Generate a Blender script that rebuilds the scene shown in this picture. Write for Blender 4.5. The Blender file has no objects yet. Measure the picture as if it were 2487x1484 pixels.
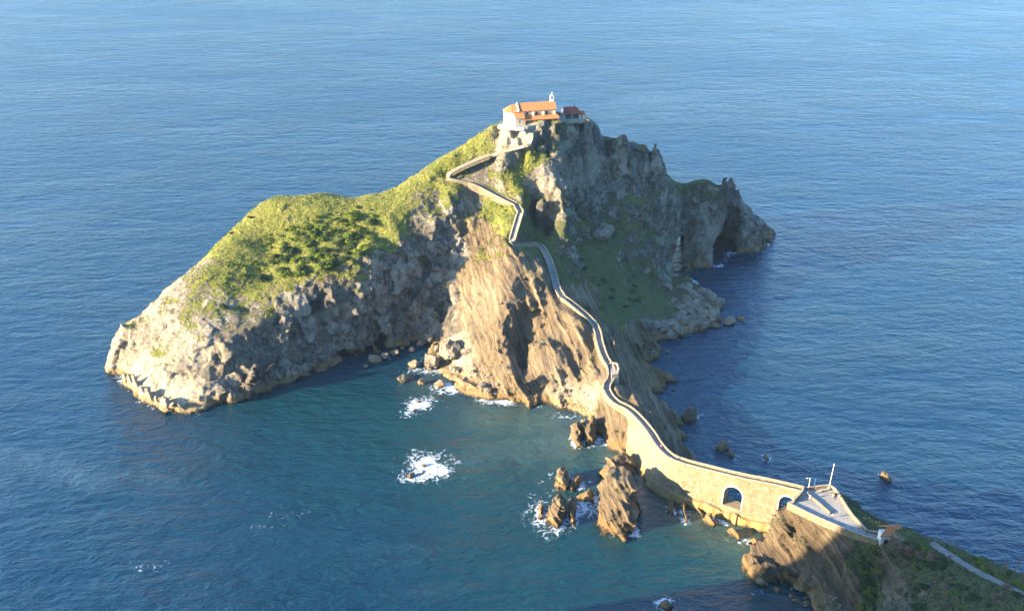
import bpy, bmesh, math, random
import numpy as np
from mathutils import Vector
from mathutils.bvhtree import BVHTree
R = math.radians
sc = bpy.context.scene
col = sc.collection

# ------------------------------------------------------------ camera
CH, CF, CT = 216.0, 2440.0, R(28.0)          # eye height, focal (view px, 2487 wide), pitch
cam = bpy.data.cameras.new('Camera'); camo = bpy.data.objects.new('Camera', cam); col.objects.link(camo)
camo.location = (0, 0, CH); camo.rotation_euler = (R(90) - CT, 0, 0)
cam.sensor_width = 36; cam.lens = 36 * CF / 2487; cam.clip_start = 1; cam.clip_end = 30000
sc.camera = camo
# ------------------------------------------------------------ light
SUN_AZ, SUN_EL = R(18), R(15)                 # sun stands behind-left of the camera, low
w = bpy.data.worlds.new('World'); sc.world = w; w.use_nodes = True
nt = w.node_tree; bg = nt.nodes['Background']
sky = nt.nodes.new('ShaderNodeTexSky'); sky.sky_type = 'NISHITA'; sky.sun_disc = False
sky.sun_elevation = SUN_EL; sky.altitude = 0; sky.air_density = 1.0; sky.dust_density = 1.3; sky.ozone_density = 4.0
tint = nt.nodes.new('ShaderNodeMix'); tint.data_type = 'RGBA'; tint.blend_type = 'MULTIPLY'; tint.inputs[0].default_value = 1; tint.inputs[7].default_value = (.76, 1.0, 1.17, 1)
nt.links.new(sky.outputs[0], tint.inputs[6]); nt.links.new(tint.outputs[2], bg.inputs[0]); bg.inputs[1].default_value = 0.107
S = Vector((-math.cos(SUN_AZ) * math.cos(SUN_EL), -math.sin(SUN_AZ) * math.cos(SUN_EL), math.sin(SUN_EL)))
sky.sun_rotation = math.atan2(S.x, S.y)
sl = bpy.data.lights.new('Sun', 'SUN'); sl.energy = 5.0; sl.angle = R(0.5); sl.color = (1.0, 0.81, 0.54)
so = bpy.data.objects.new('Sun', sl); col.objects.link(so); so.location = (0, 0, 300)
so.rotation_euler = S.to_track_quat('Z', 'Y').to_euler()
sc.view_settings.view_transform = 'Standard'; sc.view_settings.look = 'None'
sc.view_settings.exposure = 2.5; sc.view_settings.gamma = 1
sc.cycles.max_bounces = 5; sc.cycles.use_denoising = True

# ------------------------------------------------------------ helpers
def P(u, v, z):
    """point of the place seen at (u, v) of the 2487x1484 picture when it lies at height z"""
    a = CT + math.atan((v - 742) / CF)
    Y = (CH - z) / math.tan(a)
    d = Y * math.cos(CT) + (CH - z) * math.sin(CT)
    return ((u - 1243.5) / CF * d, Y, z)
def PL(pts): return [P(*p) for p in pts]
def resample(pts, step):
    out = []
    for a, b in zip(pts[:-1], pts[1:]):
        a = np.array(a, float); b = np.array(b, float); n = max(1, int(np.linalg.norm((b - a)[:2]) / step))
        for i in range(n): out.append(a + (b - a) * i / n)
    out.append(np.array(pts[-1], float)); return out
def smooth(pts, n=2):
    p = [np.array(q, float) for q in pts]
    for _ in range(n):
        q = [p[0]]
        for a, b in zip(p[:-1], p[1:]): q += [a * .75 + b * .25, a * .25 + b * .75]
        q.append(p[-1]); p = q
    return p
rs = np.random.RandomState(7)
TAB = rs.rand(64, 64, 64).astype(np.float32)
def vn(p):
    """value noise, -1..1"""
    i = np.floor(p).astype(np.int64); f = (p - i).astype(np.float32); f = f * f * (3 - 2 * f); i &= 63; j = (i + 1) & 63
    x0, y0, z0 = i.T; x1, y1, z1 = j.T; fx, fy, fz = f.T
    c = lambda a, b, d: TAB[a, b, d]
    a = c(x0, y0, z0) * (1 - fx) + c(x1, y0, z0) * fx; b = c(x0, y1, z0) * (1 - fx) + c(x1, y1, z0) * fx
    d = c(x0, y0, z1) * (1 - fx) + c(x1, y0, z1) * fx; e = c(x0, y1, z1) * (1 - fx) + c(x1, y1, z1) * fx
    a = a * (1 - fy) + b * fy; d = d * (1 - fy) + e * fy
    return (a * (1 - fz) + d * fz) * 2 - 1
def fbm(p, o=4, g=.5):
    s = 0; a = 1; t = 0
    for k in range(o): s = s + a * vn(p * 2 ** k + 17.3 * k); t += a; a *= g
    return s / t
def ridged(p, o=3):
    s = 0; a = 1; t = 0
    for k in range(o): s = s + a * (1 - 2 * np.abs(vn(p * 2 ** k + 9.1 * k))); t += a; a *= .5
    return s / t
TJ = rs.rand(32, 32, 32, 3).astype(np.float32); TG = (rs.rand(32, 32, 32, 3).astype(np.float32) * 2 - 1)
def facets(p, tone=False):
    """blocky rock: every Worley cell is a tilted plane"""
    i = np.floor(p).astype(np.int64); bd = np.full(len(p), 9e9, np.float32); val = np.zeros(len(p), np.float32); tn = np.zeros(len(p), np.float32)
    for a in (-1, 0, 1):
        for b in (-1, 0, 1):
            for c in (-1, 0, 1):
                q = i + np.array((a, b, c)); k = q & 31
                f = q + TJ[k[:, 0], k[:, 1], k[:, 2]]; d = p - f; dd = (d * d).sum(1)
                g = TG[k[:, 0], k[:, 1], k[:, 2]]; v = (d * g).sum(1) + g[:, 0] * .5
                m = dd < bd; bd[m] = dd[m]; val[m] = v[m]; tn[m] = g[m, 1]
    return (val, tn) if tone else val
class RBF:
    def __init__(s, pts):
        a = np.array(pts, float); key = np.round(a[:, :2] * 1.5).astype(int); _, ix = np.unique(key, axis=0, return_index=True)
        a = a[ix]; s.c = a[:, :2]; n = len(a)
        K = np.sqrt(((s.c[:, None] - s.c[None]) ** 2).sum(2) + .3) - np.eye(n) * .15
        A = np.zeros((n + 3, n + 3)); A[:n, :n] = K; A[:n, n] = 1; A[:n, n + 1:] = s.c; A[n, :n] = 1; A[n + 1:, :n] = s.c.T
        s.w = np.linalg.solve(A, np.r_[a[:, 2], 0, 0, 0])
    def __call__(s, q):
        out = np.empty(len(q)); n = len(s.c)
        for k in range(0, len(q), 20000):
            b = q[k:k + 20000]; d2 = (b ** 2).sum(1)[:, None] + (s.c ** 2).sum(1)[None] - 2 * b @ s.c.T
            out[k:k + 20000] = np.sqrt(np.maximum(d2, 0) + .3) @ s.w[:n] + s.w[n] + b @ s.w[n + 1:]
        return out
def polydist(q, poly):
    """signed distance to a closed polygon, negative inside"""
    poly = np.array([p[:2] for p in poly]); n = len(poly); best = np.full(len(q), 1e18); inside = np.zeros(len(q), bool)
    for k in range(n):
        a = poly[k]; b = poly[(k + 1) % n]; e = b - a; wv = q - a
        t = np.clip((wv @ e) / (e @ e + 1e-9), 0, 1); d = wv - t[:, None] * e; best = np.minimum(best, (d * d).sum(1))
        c1 = (a[1] <= q[:, 1]) & (b[1] > q[:, 1]); c2 = (a[1] > q[:, 1]) & (b[1] <= q[:, 1])
        cr = e[0] * wv[:, 1] - e[1] * wv[:, 0]; inside ^= (c1 & (cr > 0)) | (c2 & (cr < 0))
    d = np.sqrt(best); return np.where(inside, -d, d)
def linedist(q, line):
    line = np.array([p[:2] for p in line]); best = np.full(len(q), 1e18)
    for a, b in zip(line[:-1], line[1:]):
        e = b - a; wv = q - a; t = np.clip((wv @ e) / (e @ e + 1e-9), 0, 1); d = wv - t[:, None] * e; best = np.minimum(best, (d * d).sum(1))
    return np.sqrt(best)
def surface_nets(F, org, h):
    ins = F < 0; nx, ny, nz = F.shape
    cnt = sum(ins[a:nx - 1 + a, b:ny - 1 + b, c:nz - 1 + c].astype(np.int8) for a in (0, 1) for b in (0, 1) for c in (0, 1))
    act = (cnt > 0) & (cnt < 8); ids = -np.ones(act.shape, np.int64); idx = np.argwhere(act); ids[act] = np.arange(len(idx))
    acc = np.zeros((len(idx), 3)); nn = np.zeros(len(idx)); cs = [(a, b, c) for a in (0, 1) for b in (0, 1) for c in (0, 1)]
    for i, A in enumerate(cs):
        for B in cs[i + 1:]:
            if sum(abs(x - y) for x, y in zip(A, B)) != 1: continue
            fa = F[tuple((idx + A).T)]; fb = F[tuple((idx + B).T)]; m = (fa < 0) != (fb < 0)
            t = np.where(m, fa / np.where(m, fa - fb, 1), 0)[:, None]; acc += np.where(m[:, None], np.array(A) + t * (np.array(B) - np.array(A)), 0); nn += m
    V = org + (idx + acc / nn[:, None]) * h; Q = []
    for ax in range(3):
        sa = [slice(1, -1)] * 3; sb = [slice(1, -1)] * 3; sa[ax] = slice(0, -1); sb[ax] = slice(1, None)
        A = ins[tuple(sa)]; B = ins[tuple(sb)]; e = np.argwhere(A != B); flip = B[tuple(e.T)]
        o = np.ones(3, int); o[ax] = 0; e = e + o; u, v = [k for k in range(3) if k != ax]
        U = np.eye(3, dtype=int)[u]; W = np.eye(3, dtype=int)[v]
        q = np.stack([ids[tuple((e - U - W).T)], ids[tuple((e - W).T)], ids[tuple(e.T)], ids[tuple((e - U).T)]], 1)
        if ax == 1: flip = ~flip
        q[flip] = q[flip][:, ::-1]; Q.append(q)
    Q = np.concatenate(Q); Q = Q[(Q >= 0).all(1)]; return V, Q
def npmesh(name, V, Q, mats=(), smooth_=True, attrs=None):
    me = bpy.data.meshes.new(name); V = np.asarray(V, np.float32); Q = np.asarray(Q, np.int32); k = Q.shape[1]
    me.vertices.add(len(V)); me.vertices.foreach_set('co', V.ravel()); me.loops.add(Q.size); me.loops.foreach_set('vertex_index', Q.ravel())
    me.polygons.add(len(Q)); me.polygons.foreach_set('loop_start', np.arange(0, Q.size, k, dtype=np.int32))
    me.polygons.foreach_set('use_smooth', np.full(len(Q), smooth_))
    me.update(calc_edges=True)
    for m in mats: me.materials.append(m)
    for n_, a in (attrs or {}).items(): me.attributes.new(n_, 'FLOAT', 'POINT').data.foreach_set('value', np.asarray(a, np.float32))
    return me
def vnormals(V, Q):
    n = np.cross(V[Q[:, 2]] - V[Q[:, 0]], V[Q[:, 3]] - V[Q[:, 1]]) if Q.shape[1] == 4 else np.cross(V[Q[:, 1]] - V[Q[:, 0]], V[Q[:, 2]] - V[Q[:, 0]])
    N = np.zeros_like(V)
    for k in range(Q.shape[1]):
        for c in range(3): N[:, c] += np.bincount(Q[:, k], n[:, c], len(V))
    return N / (np.linalg.norm(N, axis=1, keepdims=True) + 1e-9)
def link(o): col.objects.link(o); return o
def tag(o, label=None, cat=None, group=None, kind=None):
    if label: o['label'] = label
    if cat: o['category'] = cat
    if group: o['group'] = group
    if kind: o['kind'] = kind
    return o
def thing(name, label, cat, loc=(0, 0, 0), rz=0, group=None):
    o = link(bpy.data.objects.new(name, None)); o.location = loc; o.rotation_euler = (0, 0, rz); o.empty_display_size = .5
    return tag(o, label, cat, group)

# ------------------------------------------------------------ materials
class NB:
    def __init__(s, name):
        s.m = bpy.data.materials.new(name); s.m.use_nodes = True; s.t = s.m.node_tree; s.b = s.t.nodes['Principled BSDF']; s.b.inputs['Specular IOR Level'].default_value = .25
    def n(s, ty, **k):
        x = s.t.nodes.new('ShaderNode' + ty)
        for a, b in k.items(): setattr(x, a, b)
        return x
    def L(s, a, b): s.t.links.new(a, b)
    def setv(s, sock, v):
        if isinstance(v, bpy.types.NodeSocket): s.L(v, sock)
        else: sock.default_value = v
    def math(s, op, a, b=None, c=None, clamp=False):
        x = s.n('Math', operation=op); x.use_clamp = clamp; s.setv(x.inputs[0], a)
        if b is not None: s.setv(x.inputs[1], b)
        if c is not None: s.setv(x.inputs[2], c)
        return x.outputs[0]
    def mix(s, f, a, b, bt='MIX'):
        x = s.n('Mix', data_type='RGBA', blend_type=bt); s.setv(x.inputs[0], f)
        s.setv(x.inputs[6], a if isinstance(a, bpy.types.NodeSocket) else (*a, 1)); s.setv(x.inputs[7], b if isinstance(b, bpy.types.NodeSocket) else (*b, 1)); return x.outputs[2]
    def pos(s): return s.n('NewGeometry').outputs['Position']
    def mapv(s, v, sc_=(1, 1, 1), rot=(0, 0, 0), loc=(0, 0, 0)):
        x = s.n('Mapping'); s.L(v, x.inputs[0]); x.inputs['Scale'].default_value = sc_; x.inputs['Rotation'].default_value = rot; x.inputs['Location'].default_value = loc; return x.outputs[0]
    def noise(s, v, scale, detail=6, rough=.6, dist=0, out=0):
        x = s.n('TexNoise'); s.L(v, x.inputs['Vector']); x.inputs['Scale'].default_value = scale; x.inputs['Detail'].default_value = detail; x.inputs['Roughness'].default_value = rough; x.inputs['Distortion'].default_value = dist; return x.outputs[out]
    def voro(s, v, scale, feat='F1', out='Distance', rnd=1):
        x = s.n('TexVoronoi', feature=feat); s.L(v, x.inputs['Vector']); x.inputs['Scale'].default_value = scale; x.inputs['Randomness'].default_value = rnd; return x.outputs[out]
    def ramp(s, v, a, b, lo=0, hi=1):
        x = s.n('MapRange'); x.clamp = True; s.setv(x.inputs[0], v); x.inputs[1].default_value = a; x.inputs[2].default_value = b; x.inputs[3].default_value = lo; x.inputs[4].default_value = hi; return x.outputs[0]
    def attr(s, name): return s.n('Attribute', attribute_name=name).outputs['Fac']
    def bump(s, hgt, strength=.5, dist=.3, nrm=None):
        x = s.n('Bump'); x.inputs['Strength'].default_value = strength; x.inputs['Distance'].default_value = dist; s.L(hgt, x.inputs['Height'])
        if nrm is not None: s.L(nrm, x.inputs['Normal'])
        return x.outputs[0]
    def out(s, colr, rough=.9, nrm=None):
        s.setv(s.b.inputs['Base Color'], colr if isinstance(colr, bpy.types.NodeSocket) else (*colr, 1)); s.setv(s.b.inputs['Roughness'], rough)
        if nrm is not None: s.L(nrm, s.b.inputs['Normal'])
        return s.m
NBED = Vector((0.94, 0.16, 0.28)).normalized()        # bedding-plane normal of the thin-bedded rock
def terrain_mat(name, bed=NBED, dark=1.0, tide=1.0):
    b = NB(name); p = b.pos()
    veg = b.attr('veg'); strat = b.attr('strat'); z = b.n('SeparateXYZ'); b.L(p, z.inputs[0]); z = z.outputs[2]
    nz = b.n('SeparateXYZ'); b.L(b.n('NewGeometry').outputs['Normal'], nz.inputs[0]); nz = nz.outputs[2]
    n1 = b.noise(p, .07, 5, .6); n2 = b.noise(p, .45, 6, .65, .6); n3 = b.noise(p, 1.6, 5, .6)
    # massive limestone
    lime = b.mix(b.ramp(n2, .35, .68), (.105 * dark, .09 * dark, .072 * dark), (.34 * dark, .295 * dark, .225 * dark))
    lime = b.mix(b.ramp(n1, .5, .68, 0, .55), lime, (.30 * dark, .20 * dark, .12 * dark))
    wp = b.n('VectorMath', operation='MULTIPLY_ADD'); b.L(b.noise(p, .22, 5, .65, out=1), wp.inputs[0]); wp.inputs[1].default_value = (7, 7, 7); b.L(p, wp.inputs[2]); wp = wp.outputs[0]
    crack = b.voro(b.mapv(wp, (1, 1, .4)), .22, 'DISTANCE_TO_EDGE'); crack2 = b.voro(b.mapv(wp, (1, 1, .6), loc=(4, 9, 2)), .6, 'DISTANCE_TO_EDGE')
    ck = b.math('MULTIPLY', b.ramp(crack, 0, .07, .5, 1), b.ramp(crack2, 0, .1, .68, 1))
    lime = b.mix(1, lime, ck, 'MULTIPLY'); tn = b.math('ADD', b.attr('tone'), b.math('MULTIPLY', b.math('SUBTRACT', n2, .5), .8)); lime = b.mix(b.ramp(tn, .1, .6, 0, .55), lime, (.43 * dark, .385 * dark, .30 * dark)); lime = b.mix(b.ramp(tn, -.1, -.6, 0, .6), lime, (.085 * dark, .078 * dark, .07 * dark))
    # bedded flysch: thin parallel bands
    dot = b.n('VectorMath', operation='DOT_PRODUCT'); b.L(p, dot.inputs[0]); dot.inputs[1].default_value = bed
    wv = b.math('ADD', dot.outputs['Value'], b.math('MULTIPLY', b.noise(p, .05, 3, .5), 9))
    cv = b.n('CombineXYZ'); b.L(wv, cv.inputs[0]); bands = b.noise(cv.outputs[0], .9, 4, .75)
    cv2 = b.n('CombineXYZ'); b.L(b.math('ADD', wv, b.math('MULTIPLY', n2, .5)), cv2.inputs[1]); bands2 = b.noise(cv2.outputs[0], 2.6, 3, .7)
    fl = b.mix(b.ramp(bands, .44, .56), (.11 * dark, .078 * dark, .048 * dark), (.30 * dark, .215 * dark, .12 * dark))
    fl = b.mix(b.ramp(bands2, .52, .6, 0, .75), fl, (.36 * dark, .27 * dark, .16 * dark)); fl = b.mix(b.ramp(b.math('ADD', b.attr('bed'), b.math('MULTIPLY', b.math('SUBTRACT', n2, .5), .6)), .35, .75, 0, .8), fl, (.42 * dark, .32 * dark, .185 * dark)); ln = b.math('ABSOLUTE', b.math('SUBTRACT', b.noise(cv2.outputs[0], 1.1, 3, .6), .5)); fl = b.mix(b.math('MULTIPLY', b.ramp(ln, .03, .008), b.ramp(b.noise(p, .12, 3, .6), .42, .62, 0, .75)), fl, (.06 * dark, .042 * dark, .026 * dark)); fl = b.mix(b.ramp(n1, .42, .6, .55, 0), fl, (.15 * dark, .105 * dark, .065 * dark))
    rock = b.mix(b.ramp(b.math('ADD', strat, b.math('MULTIPLY', b.math('SUBTRACT', n2, .5), .5)), .35, .65), lime, fl)
    pale = b.attr('pale'); rock = b.mix(b.math('MULTIPLY', b.math('MAXIMUM', pale, 0), b.ramp(n2, .25, .5)), rock, (.52, .44, .31))
    # tide band: ochre, then dark at the water
    zz = b.math('ADD', z, b.math('MULTIPLY', b.math('SUBTRACT', n2, .5), 3))
    rock = b.mix(b.ramp(zz, 3.6 * tide, 2.2 * tide, 0, .75), rock, (.30, .19, .075)); rock = b.mix(b.ramp(zz, 1.1 * tide, .3 * tide), rock, (.055, .042, .03))
    # plants
    g = b.mix(b.ramp(b.noise(p, .11, 5, .65), .38, .62), (.12, .14, .018), (.30, .28, .05))
    g = b.mix(b.ramp(b.noise(p, .8, 6, .7), .35, .65, 0, .75), g, (.065, .085, .02)); g = b.mix(b.ramp(n3, .56, .7, 0, .7), g, (.34, .29, .11)); g = b.mix(b.ramp(b.noise(p, .16, 6, .7), .55, .63, 0, .7), g, (.22, .165, .075))
    g = b.mix(b.math('MULTIPLY', b.ramp(pale, -.05, -.7), .8), g, b.mix(b.ramp(b.noise(p, .35, 6, .7), .35, .65), (.035, .055, .022), (.10, .105, .045)))  # negative pale darkens plants: the slope's shade is put into their colour
    f = b.math('ADD', b.math('ADD', veg, b.math('MULTIPLY', b.math('SUBTRACT', b.noise(p, .13, 5, .65, .5), .5), 1.5)), b.math('ADD', b.math('MULTIPLY', b.math('SUBTRACT', n2, .5), 1.1), b.math('MULTIPLY', b.math('SUBTRACT', nz, .62), .55)))
    vf = b.ramp(f, .46, .56)
    c = b.mix(vf, rock, g)
    hr = b.math('ADD', b.math('MULTIPLY', b.noise(wp, .5, 12, .72), 3.0), b.math('MULTIPLY', ck, .7))
    hf = b.math('ADD', b.math('MULTIPLY', b.ramp(ln, 0, .03), .25), b.math('ADD', b.math('MULTIPLY', b.math('ADD', bands, bands2), 1.8), b.math('MULTIPLY', b.noise(p, 1.2, 9, .75), 1.6)))
    hh = b.n('Mix'); b.L(b.math('MINIMUM', strat, 1), hh.inputs[0]); b.L(hr, hh.inputs[2]); b.L(hf, hh.inputs[3])
    hv = b.n('Mix'); b.L(vf, hv.inputs[0]); b.L(hh.outputs[0], hv.inputs[2]); b.L(b.math('MULTIPLY', b.noise(p, 1.1, 8, .75), 1.4), hv.inputs[3])
    return b.out(c, .95, b.bump(hv.outputs[0], .9, .9))
M = {}
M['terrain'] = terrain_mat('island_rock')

def water_mat():
    b = NB('sea_water'); p = b.pos(); foam = b.attr('foam'); teal = b.attr('teal'); sand = b.attr('sand')
    q = b.mapv(p, (1, 1.9, 1), rot=(0, 0, R(-14)))
    big = b.noise(b.mapv(p, (1, 3.2, 1), rot=(0, 0, R(8))), .0035, 4, .55)
    h = b.math('ADD', b.math('MULTIPLY', b.noise(q, .16, 3, .55, .6), 1.3), b.math('ADD', b.math('MULTIPLY', b.noise(q, .5, 3, .6, .5), .5), b.math('MULTIPLY', b.noise(q, 1.5, 3, .6), .13)))
    h = b.math('ADD', b.math('MULTIPLY', h, b.ramp(b.noise(b.mapv(p, (1, 2.2, 1), rot=(0, 0, R(-20))), .018, 3, .6), .35, .65, .55, 1.15)), b.math('MULTIPLY', b.noise(b.mapv(p, (1, 3, 1), rot=(0, 0, R(-25))), .045, 2, .5), 1.1))
    c = b.mix(teal, (.002, .022, .044), (.003, .034, .033)); c = b.mix(sand, c, (.05, .085, .06))
    c = b.mix(b.ramp(big, .45, .62, 0, .35), c, (.004, .022, .05))
    fn = b.noise(p, .42, 7, .68, 1.4); web = b.math('ABSOLUTE', b.math('SUBTRACT', b.noise(p, .75, 4, .6, 2.2), .5))
    fm = b.math('ADD', b.math('SUBTRACT', b.math('ADD', foam, b.math('MULTIPLY', b.math('SUBTRACT', fn, .5), 2.4)), .52), b.math('MULTIPLY', b.math('SUBTRACT', .07, web), 1.6))
    ff = b.math('MULTIPLY', b.ramp(fm, -.02, .26), b.ramp(foam, .02, .12))
    sl = b.noise(b.mapv(p, (1, 2.6, 1), rot=(0, 0, R(12))), .0052, 6, .62, .5); c = b.mix(b.ramp(sl, .58, .7, 0, .10), c, (.25, .38, .46)); c = b.mix(ff, c, (.56, .62, .66))
    b.b.inputs['IOR'].default_value = 1.62; b.b.inputs['Specular Tint'].default_value = (.80, .93, 1, 1); b.b.inputs['Specular IOR Level'].default_value = .5
    b.out(c, b.math('ADD', b.ramp(big, .4, .65, .10, .2), b.math('MULTIPLY', ff, .6)), b.bump(h, .6, 1.4)); return b.m
M['water'] = water_mat()

# ------------------------------------------------------------ the island as height control points (u, v, z)
coast_front = [(262,905),(300,915),(310,940),(340,965),(370,985),(410,1000),(455,1008),(490,1003),(530,988),(600,965),(640,948),(680,930),(760,905),(800,893),(830,880),(845,868),(870,860),(905,856),(925,846),(960,838),(1020,832),(1060,836),(1040,860),(1030,885),(1075,905),(1110,930),(1150,955),(1180,966),(1250,974),(1300,975),(1345,982),(1390,1003),(1425,1010),(1440,1030),(1465,1075),(1490,1092),(1530,1108),(1545,1130)]
coast_right = [(1640,1072),(1648,1055),(1632,1030),(1600,985),(1572,962),(1590,952),(1620,945),(1615,918),(1570,892),(1545,878),(1590,865),(1593,852),(1562,835),(1580,828),(1640,822),(1690,803),(1735,785),(1740,745),(1720,705),(1690,690),(1668,672),(1662,640),(1700,648),(1755,645),(1772,612),(1800,616),(1838,612),(1868,592)]
back = [(137,488,0),(128,500,0),(108,496,0),(84,485,0),(60,490,0),(30,483,0),(0,471,0),(-30,462,0),(-70,450,0),(-105,430,0),(-135,405,0),(-158,380,0),(-167,362,0)]
coast = PL([(u, v, 0) for u, v in coast_front]) + [(60,268,0),(70,255,0),(76,262,0),(64,281,0)] + PL([(u, v, 0) for u, v in coast_right]) + back
lines = [
 # left headland skyline, then the crest up to the chapel
 [(264,852,8),(300,800,18),(400,715,28),(480,640,35),(560,570,40),(640,515,43),(700,500,45),(800,478,48),(860,483,49),(930,470,52),(970,465,54),(1000,440,57),(1050,405,62),(1100,375,67),(1150,335,72),(1200,308,77),(1225,305,79)],
 # brink of the shaded cliff
 [(1110,470,54),(1050,510,48),(990,560,42),(930,610,39),(900,640,36.5),(850,655,35),(740,690,31),(660,740,26),(600,830,17.5),(540,870,13),(490,950,6)],
 [(1115,520,46),(1115,600,34),(1100,700,20),(1085,770,8)],
 # foot of that cliff
 [(1060,820,2),(1020,810,5),(960,815,5),(900,830,5),(840,850,6),(760,880,6),(680,900,6),(600,940,5),(530,965,4)],
 [(270,890,4),(310,915,6),(370,960,6),(455,985,5)],
 [(400,800,20),(350,880,9),(400,900,10)], [(500,800,22),(450,890,12),(550,850,16.5)], [(550,700,31),(600,760,24)], [(650,600,38.5),(650,670,32)], [(750,560,44),(750,620,38)], [(850,560,43.5),(850,610,39)], [(950,540,46),(920,580,41)], [(1000,500,50),(1040,450,56)],
 # stairs: crest of the hill
 [(1212,336,72.5),(1250,340,73),(1282,334,75.3)],
 [(1289,332,75),(1284,346,73.5),(1240,357,70.6),(1180,377,66.9),(1120,402,62.6),(1080,425,59),(1100,432,58.5),(1150,440,57),(1215,475,52.5),(1268,500,50),(1240,590,40)],
 [(1240,590,40),(1310,590,36.5),(1340,640,31),(1355,705,27)],
 [(1240,596,39.8),(1290,645,33.5),(1335,690,28.5),(1355,708,26.8),(1400,750,23),(1440,790,20),(1460,840,17),(1480,880,14),(1484,920,13),(1470,950,12),(1520,985,11),(1545,1010,11)],
 [(1150,490,49),(1200,520,45.5),(1230,560,42)], [(1130,540,43),(1180,580,38)], [(1170,650,31),(1200,700,26.5),(1200,760,19),(1180,820,12),(1150,880,6)],
 [(1140,800,12),(1100,850,5)], [(1300,750,21.5),(1350,800,17),(1300,850,12)], [(1400,820,16.5),(1400,900,8.5),(1430,950,5)], [(1235,640,34.5),(1232,720,26.5),(1214,800,17),(1213,850,12.2),(1230,900,8.2),(1250,955,3.6)], [(1312,850,14),(1330,900,10),(1352,960,4.5)], [(1262,870,4.5),(1275,915,2.5)], [(1262,800,14.5)], [(1190,905,3.2),(1150,915,2.5)],
 [(1450,960,7),(1470,1000,7),(1500,1030,6.5),(1500,1075,2)], [(1440,830,16),(1440,900,10)],
 # knoll and rib beside the path
 [(1250,400,64),(1300,370,68),(1320,385,66)], [(1330,382,65.5),(1358,390,64),(1362,440,57),(1364,500,50)], [(1300,440,57),(1270,470,53.5)], [(1320,490,51)], [(1200,420,60.5),(1150,400,63)],
 [(1385,440,53),(1400,480,46),(1390,520,39.5)], [(1300,530,40),(1300,560,37.5),(1345,575,34.5)],
 # chapel platform
 [(1225,309,78.2),(1240,318,77.4)],[(1320,312,78.6),(1350,306,78.8),(1390,298,78.8),(1424,291,78.6)],
 [(1330,345,72),(1340,370,68)], 
 [(1400,465,48.5),(1450,470,45),(1385,400,58)], [(1430,350,66),(1440,420,54)], [(1436,300,77),(1452,325,70),(1462,350,64),(1480,353,62),(1490,343,65),(1508,340,66.5),(1522,352,62),(1540,368,59),(1562,360,60),(1592,364,59.5),(1602,385,54),(1610,410,48.5),(1612,440,42),(1640,450,37.5),(1680,456,36),(1700,447,38.5),(1722,443,39.5),(1742,455,37),(1762,462,36),(1800,463,35.5),(1812,480,32.5),(1830,508,27),(1838,528,22.5),(1855,548,16),(1868,575,5)],
 [(1480,400,53),(1480,450,47),(1500,500,40)], [(1530,410,52),(1520,460,44),(1560,470,41)], [(1580,410,50),(1585,460,41.5)], [(1540,520,35),(1600,520,32.5),(1640,490,34)], [(1650,520,26.5),(1640,560,19),(1645,620,7)],
 [(1690,500,29),(1740,515,26),(1750,560,17),(1750,620,5)], [(1690,560,18),(1690,625,6)], [(1800,530,19),(1800,580,8),(1840,580,7)],
 [(1450,540,35),(1500,600,26.5),(1560,600,22),(1600,600,16),(1640,620,7)], [(1600,680,8),(1560,700,10.5),(1500,700,15)], [(1450,650,23.5),(1400,600,31),(1400,650,26),(1400,700,21)],
 [(1450,750,16),(1500,800,11),(1540,850,4.5)], [(1550,780,8.5),(1600,780,4.5),(1650,745,4),(1700,715,2.5)], [(1500,850,9),(1510,900,7),(1560,910,3.5),(1600,925,2)], [(1500,940,7.5),(1560,1000,4),(1610,1035,2.5)], [(1560,860,3)], [(1420,760,19.5),(1470,830,13)],
]
pts = []
for L in lines: pts += [tuple(q) for q in resample(PL(L), 4)] if len(L) > 1 else PL(L)
pts += [(x, y, 79) for x, y in ((2,440),(14,447),(30,440))] + [(26,449,77),(36,447,75),(40,444,72)] + [(-4,418.6,77.6),(2,419.6,78),(6,421,78.2),(12,425,78.4),(18,427,78.6),(26,430,78.6)] + [(-6,436,76)]
pts += [(80,466,37),(95,470,35),(110,476,33),(122,483,18),(60,476,32),(40,474,35),(52,466,50),(40,462,55)]
pts += [tuple(q) for q in resample(coast + [coast[0]], 4)]
HI = RBF(pts)
def h_island(q):
    h = HI(q); d = polydist(q, coast); h = np.where(d < 0, np.maximum(h, .2 + np.minimum(-d, 1.2)), 0)
    h = np.where(d > 0, -np.minimum(10, d * 1.1 + .1), h); m = np.where(linedist(q, stairs) < 4)[0]
    if len(m):
        sp = np.array([p for p in resample([tuple(p) for p in stairs], .8)]); dd = np.sqrt(((q[m][:, None] - sp[None, :, :2]) ** 2).sum(2)); k = dd.argmin(1); dm = dd.min(1); t = np.clip((3.2 - dm) / 1.8, 0, 1); zt = sp[k, 2] - .35
        h[m] = np.where(sp[k, 1] > 306, h[m] * (1 - t) + np.minimum(h[m], zt) * t, h[m])
    return h
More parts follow.
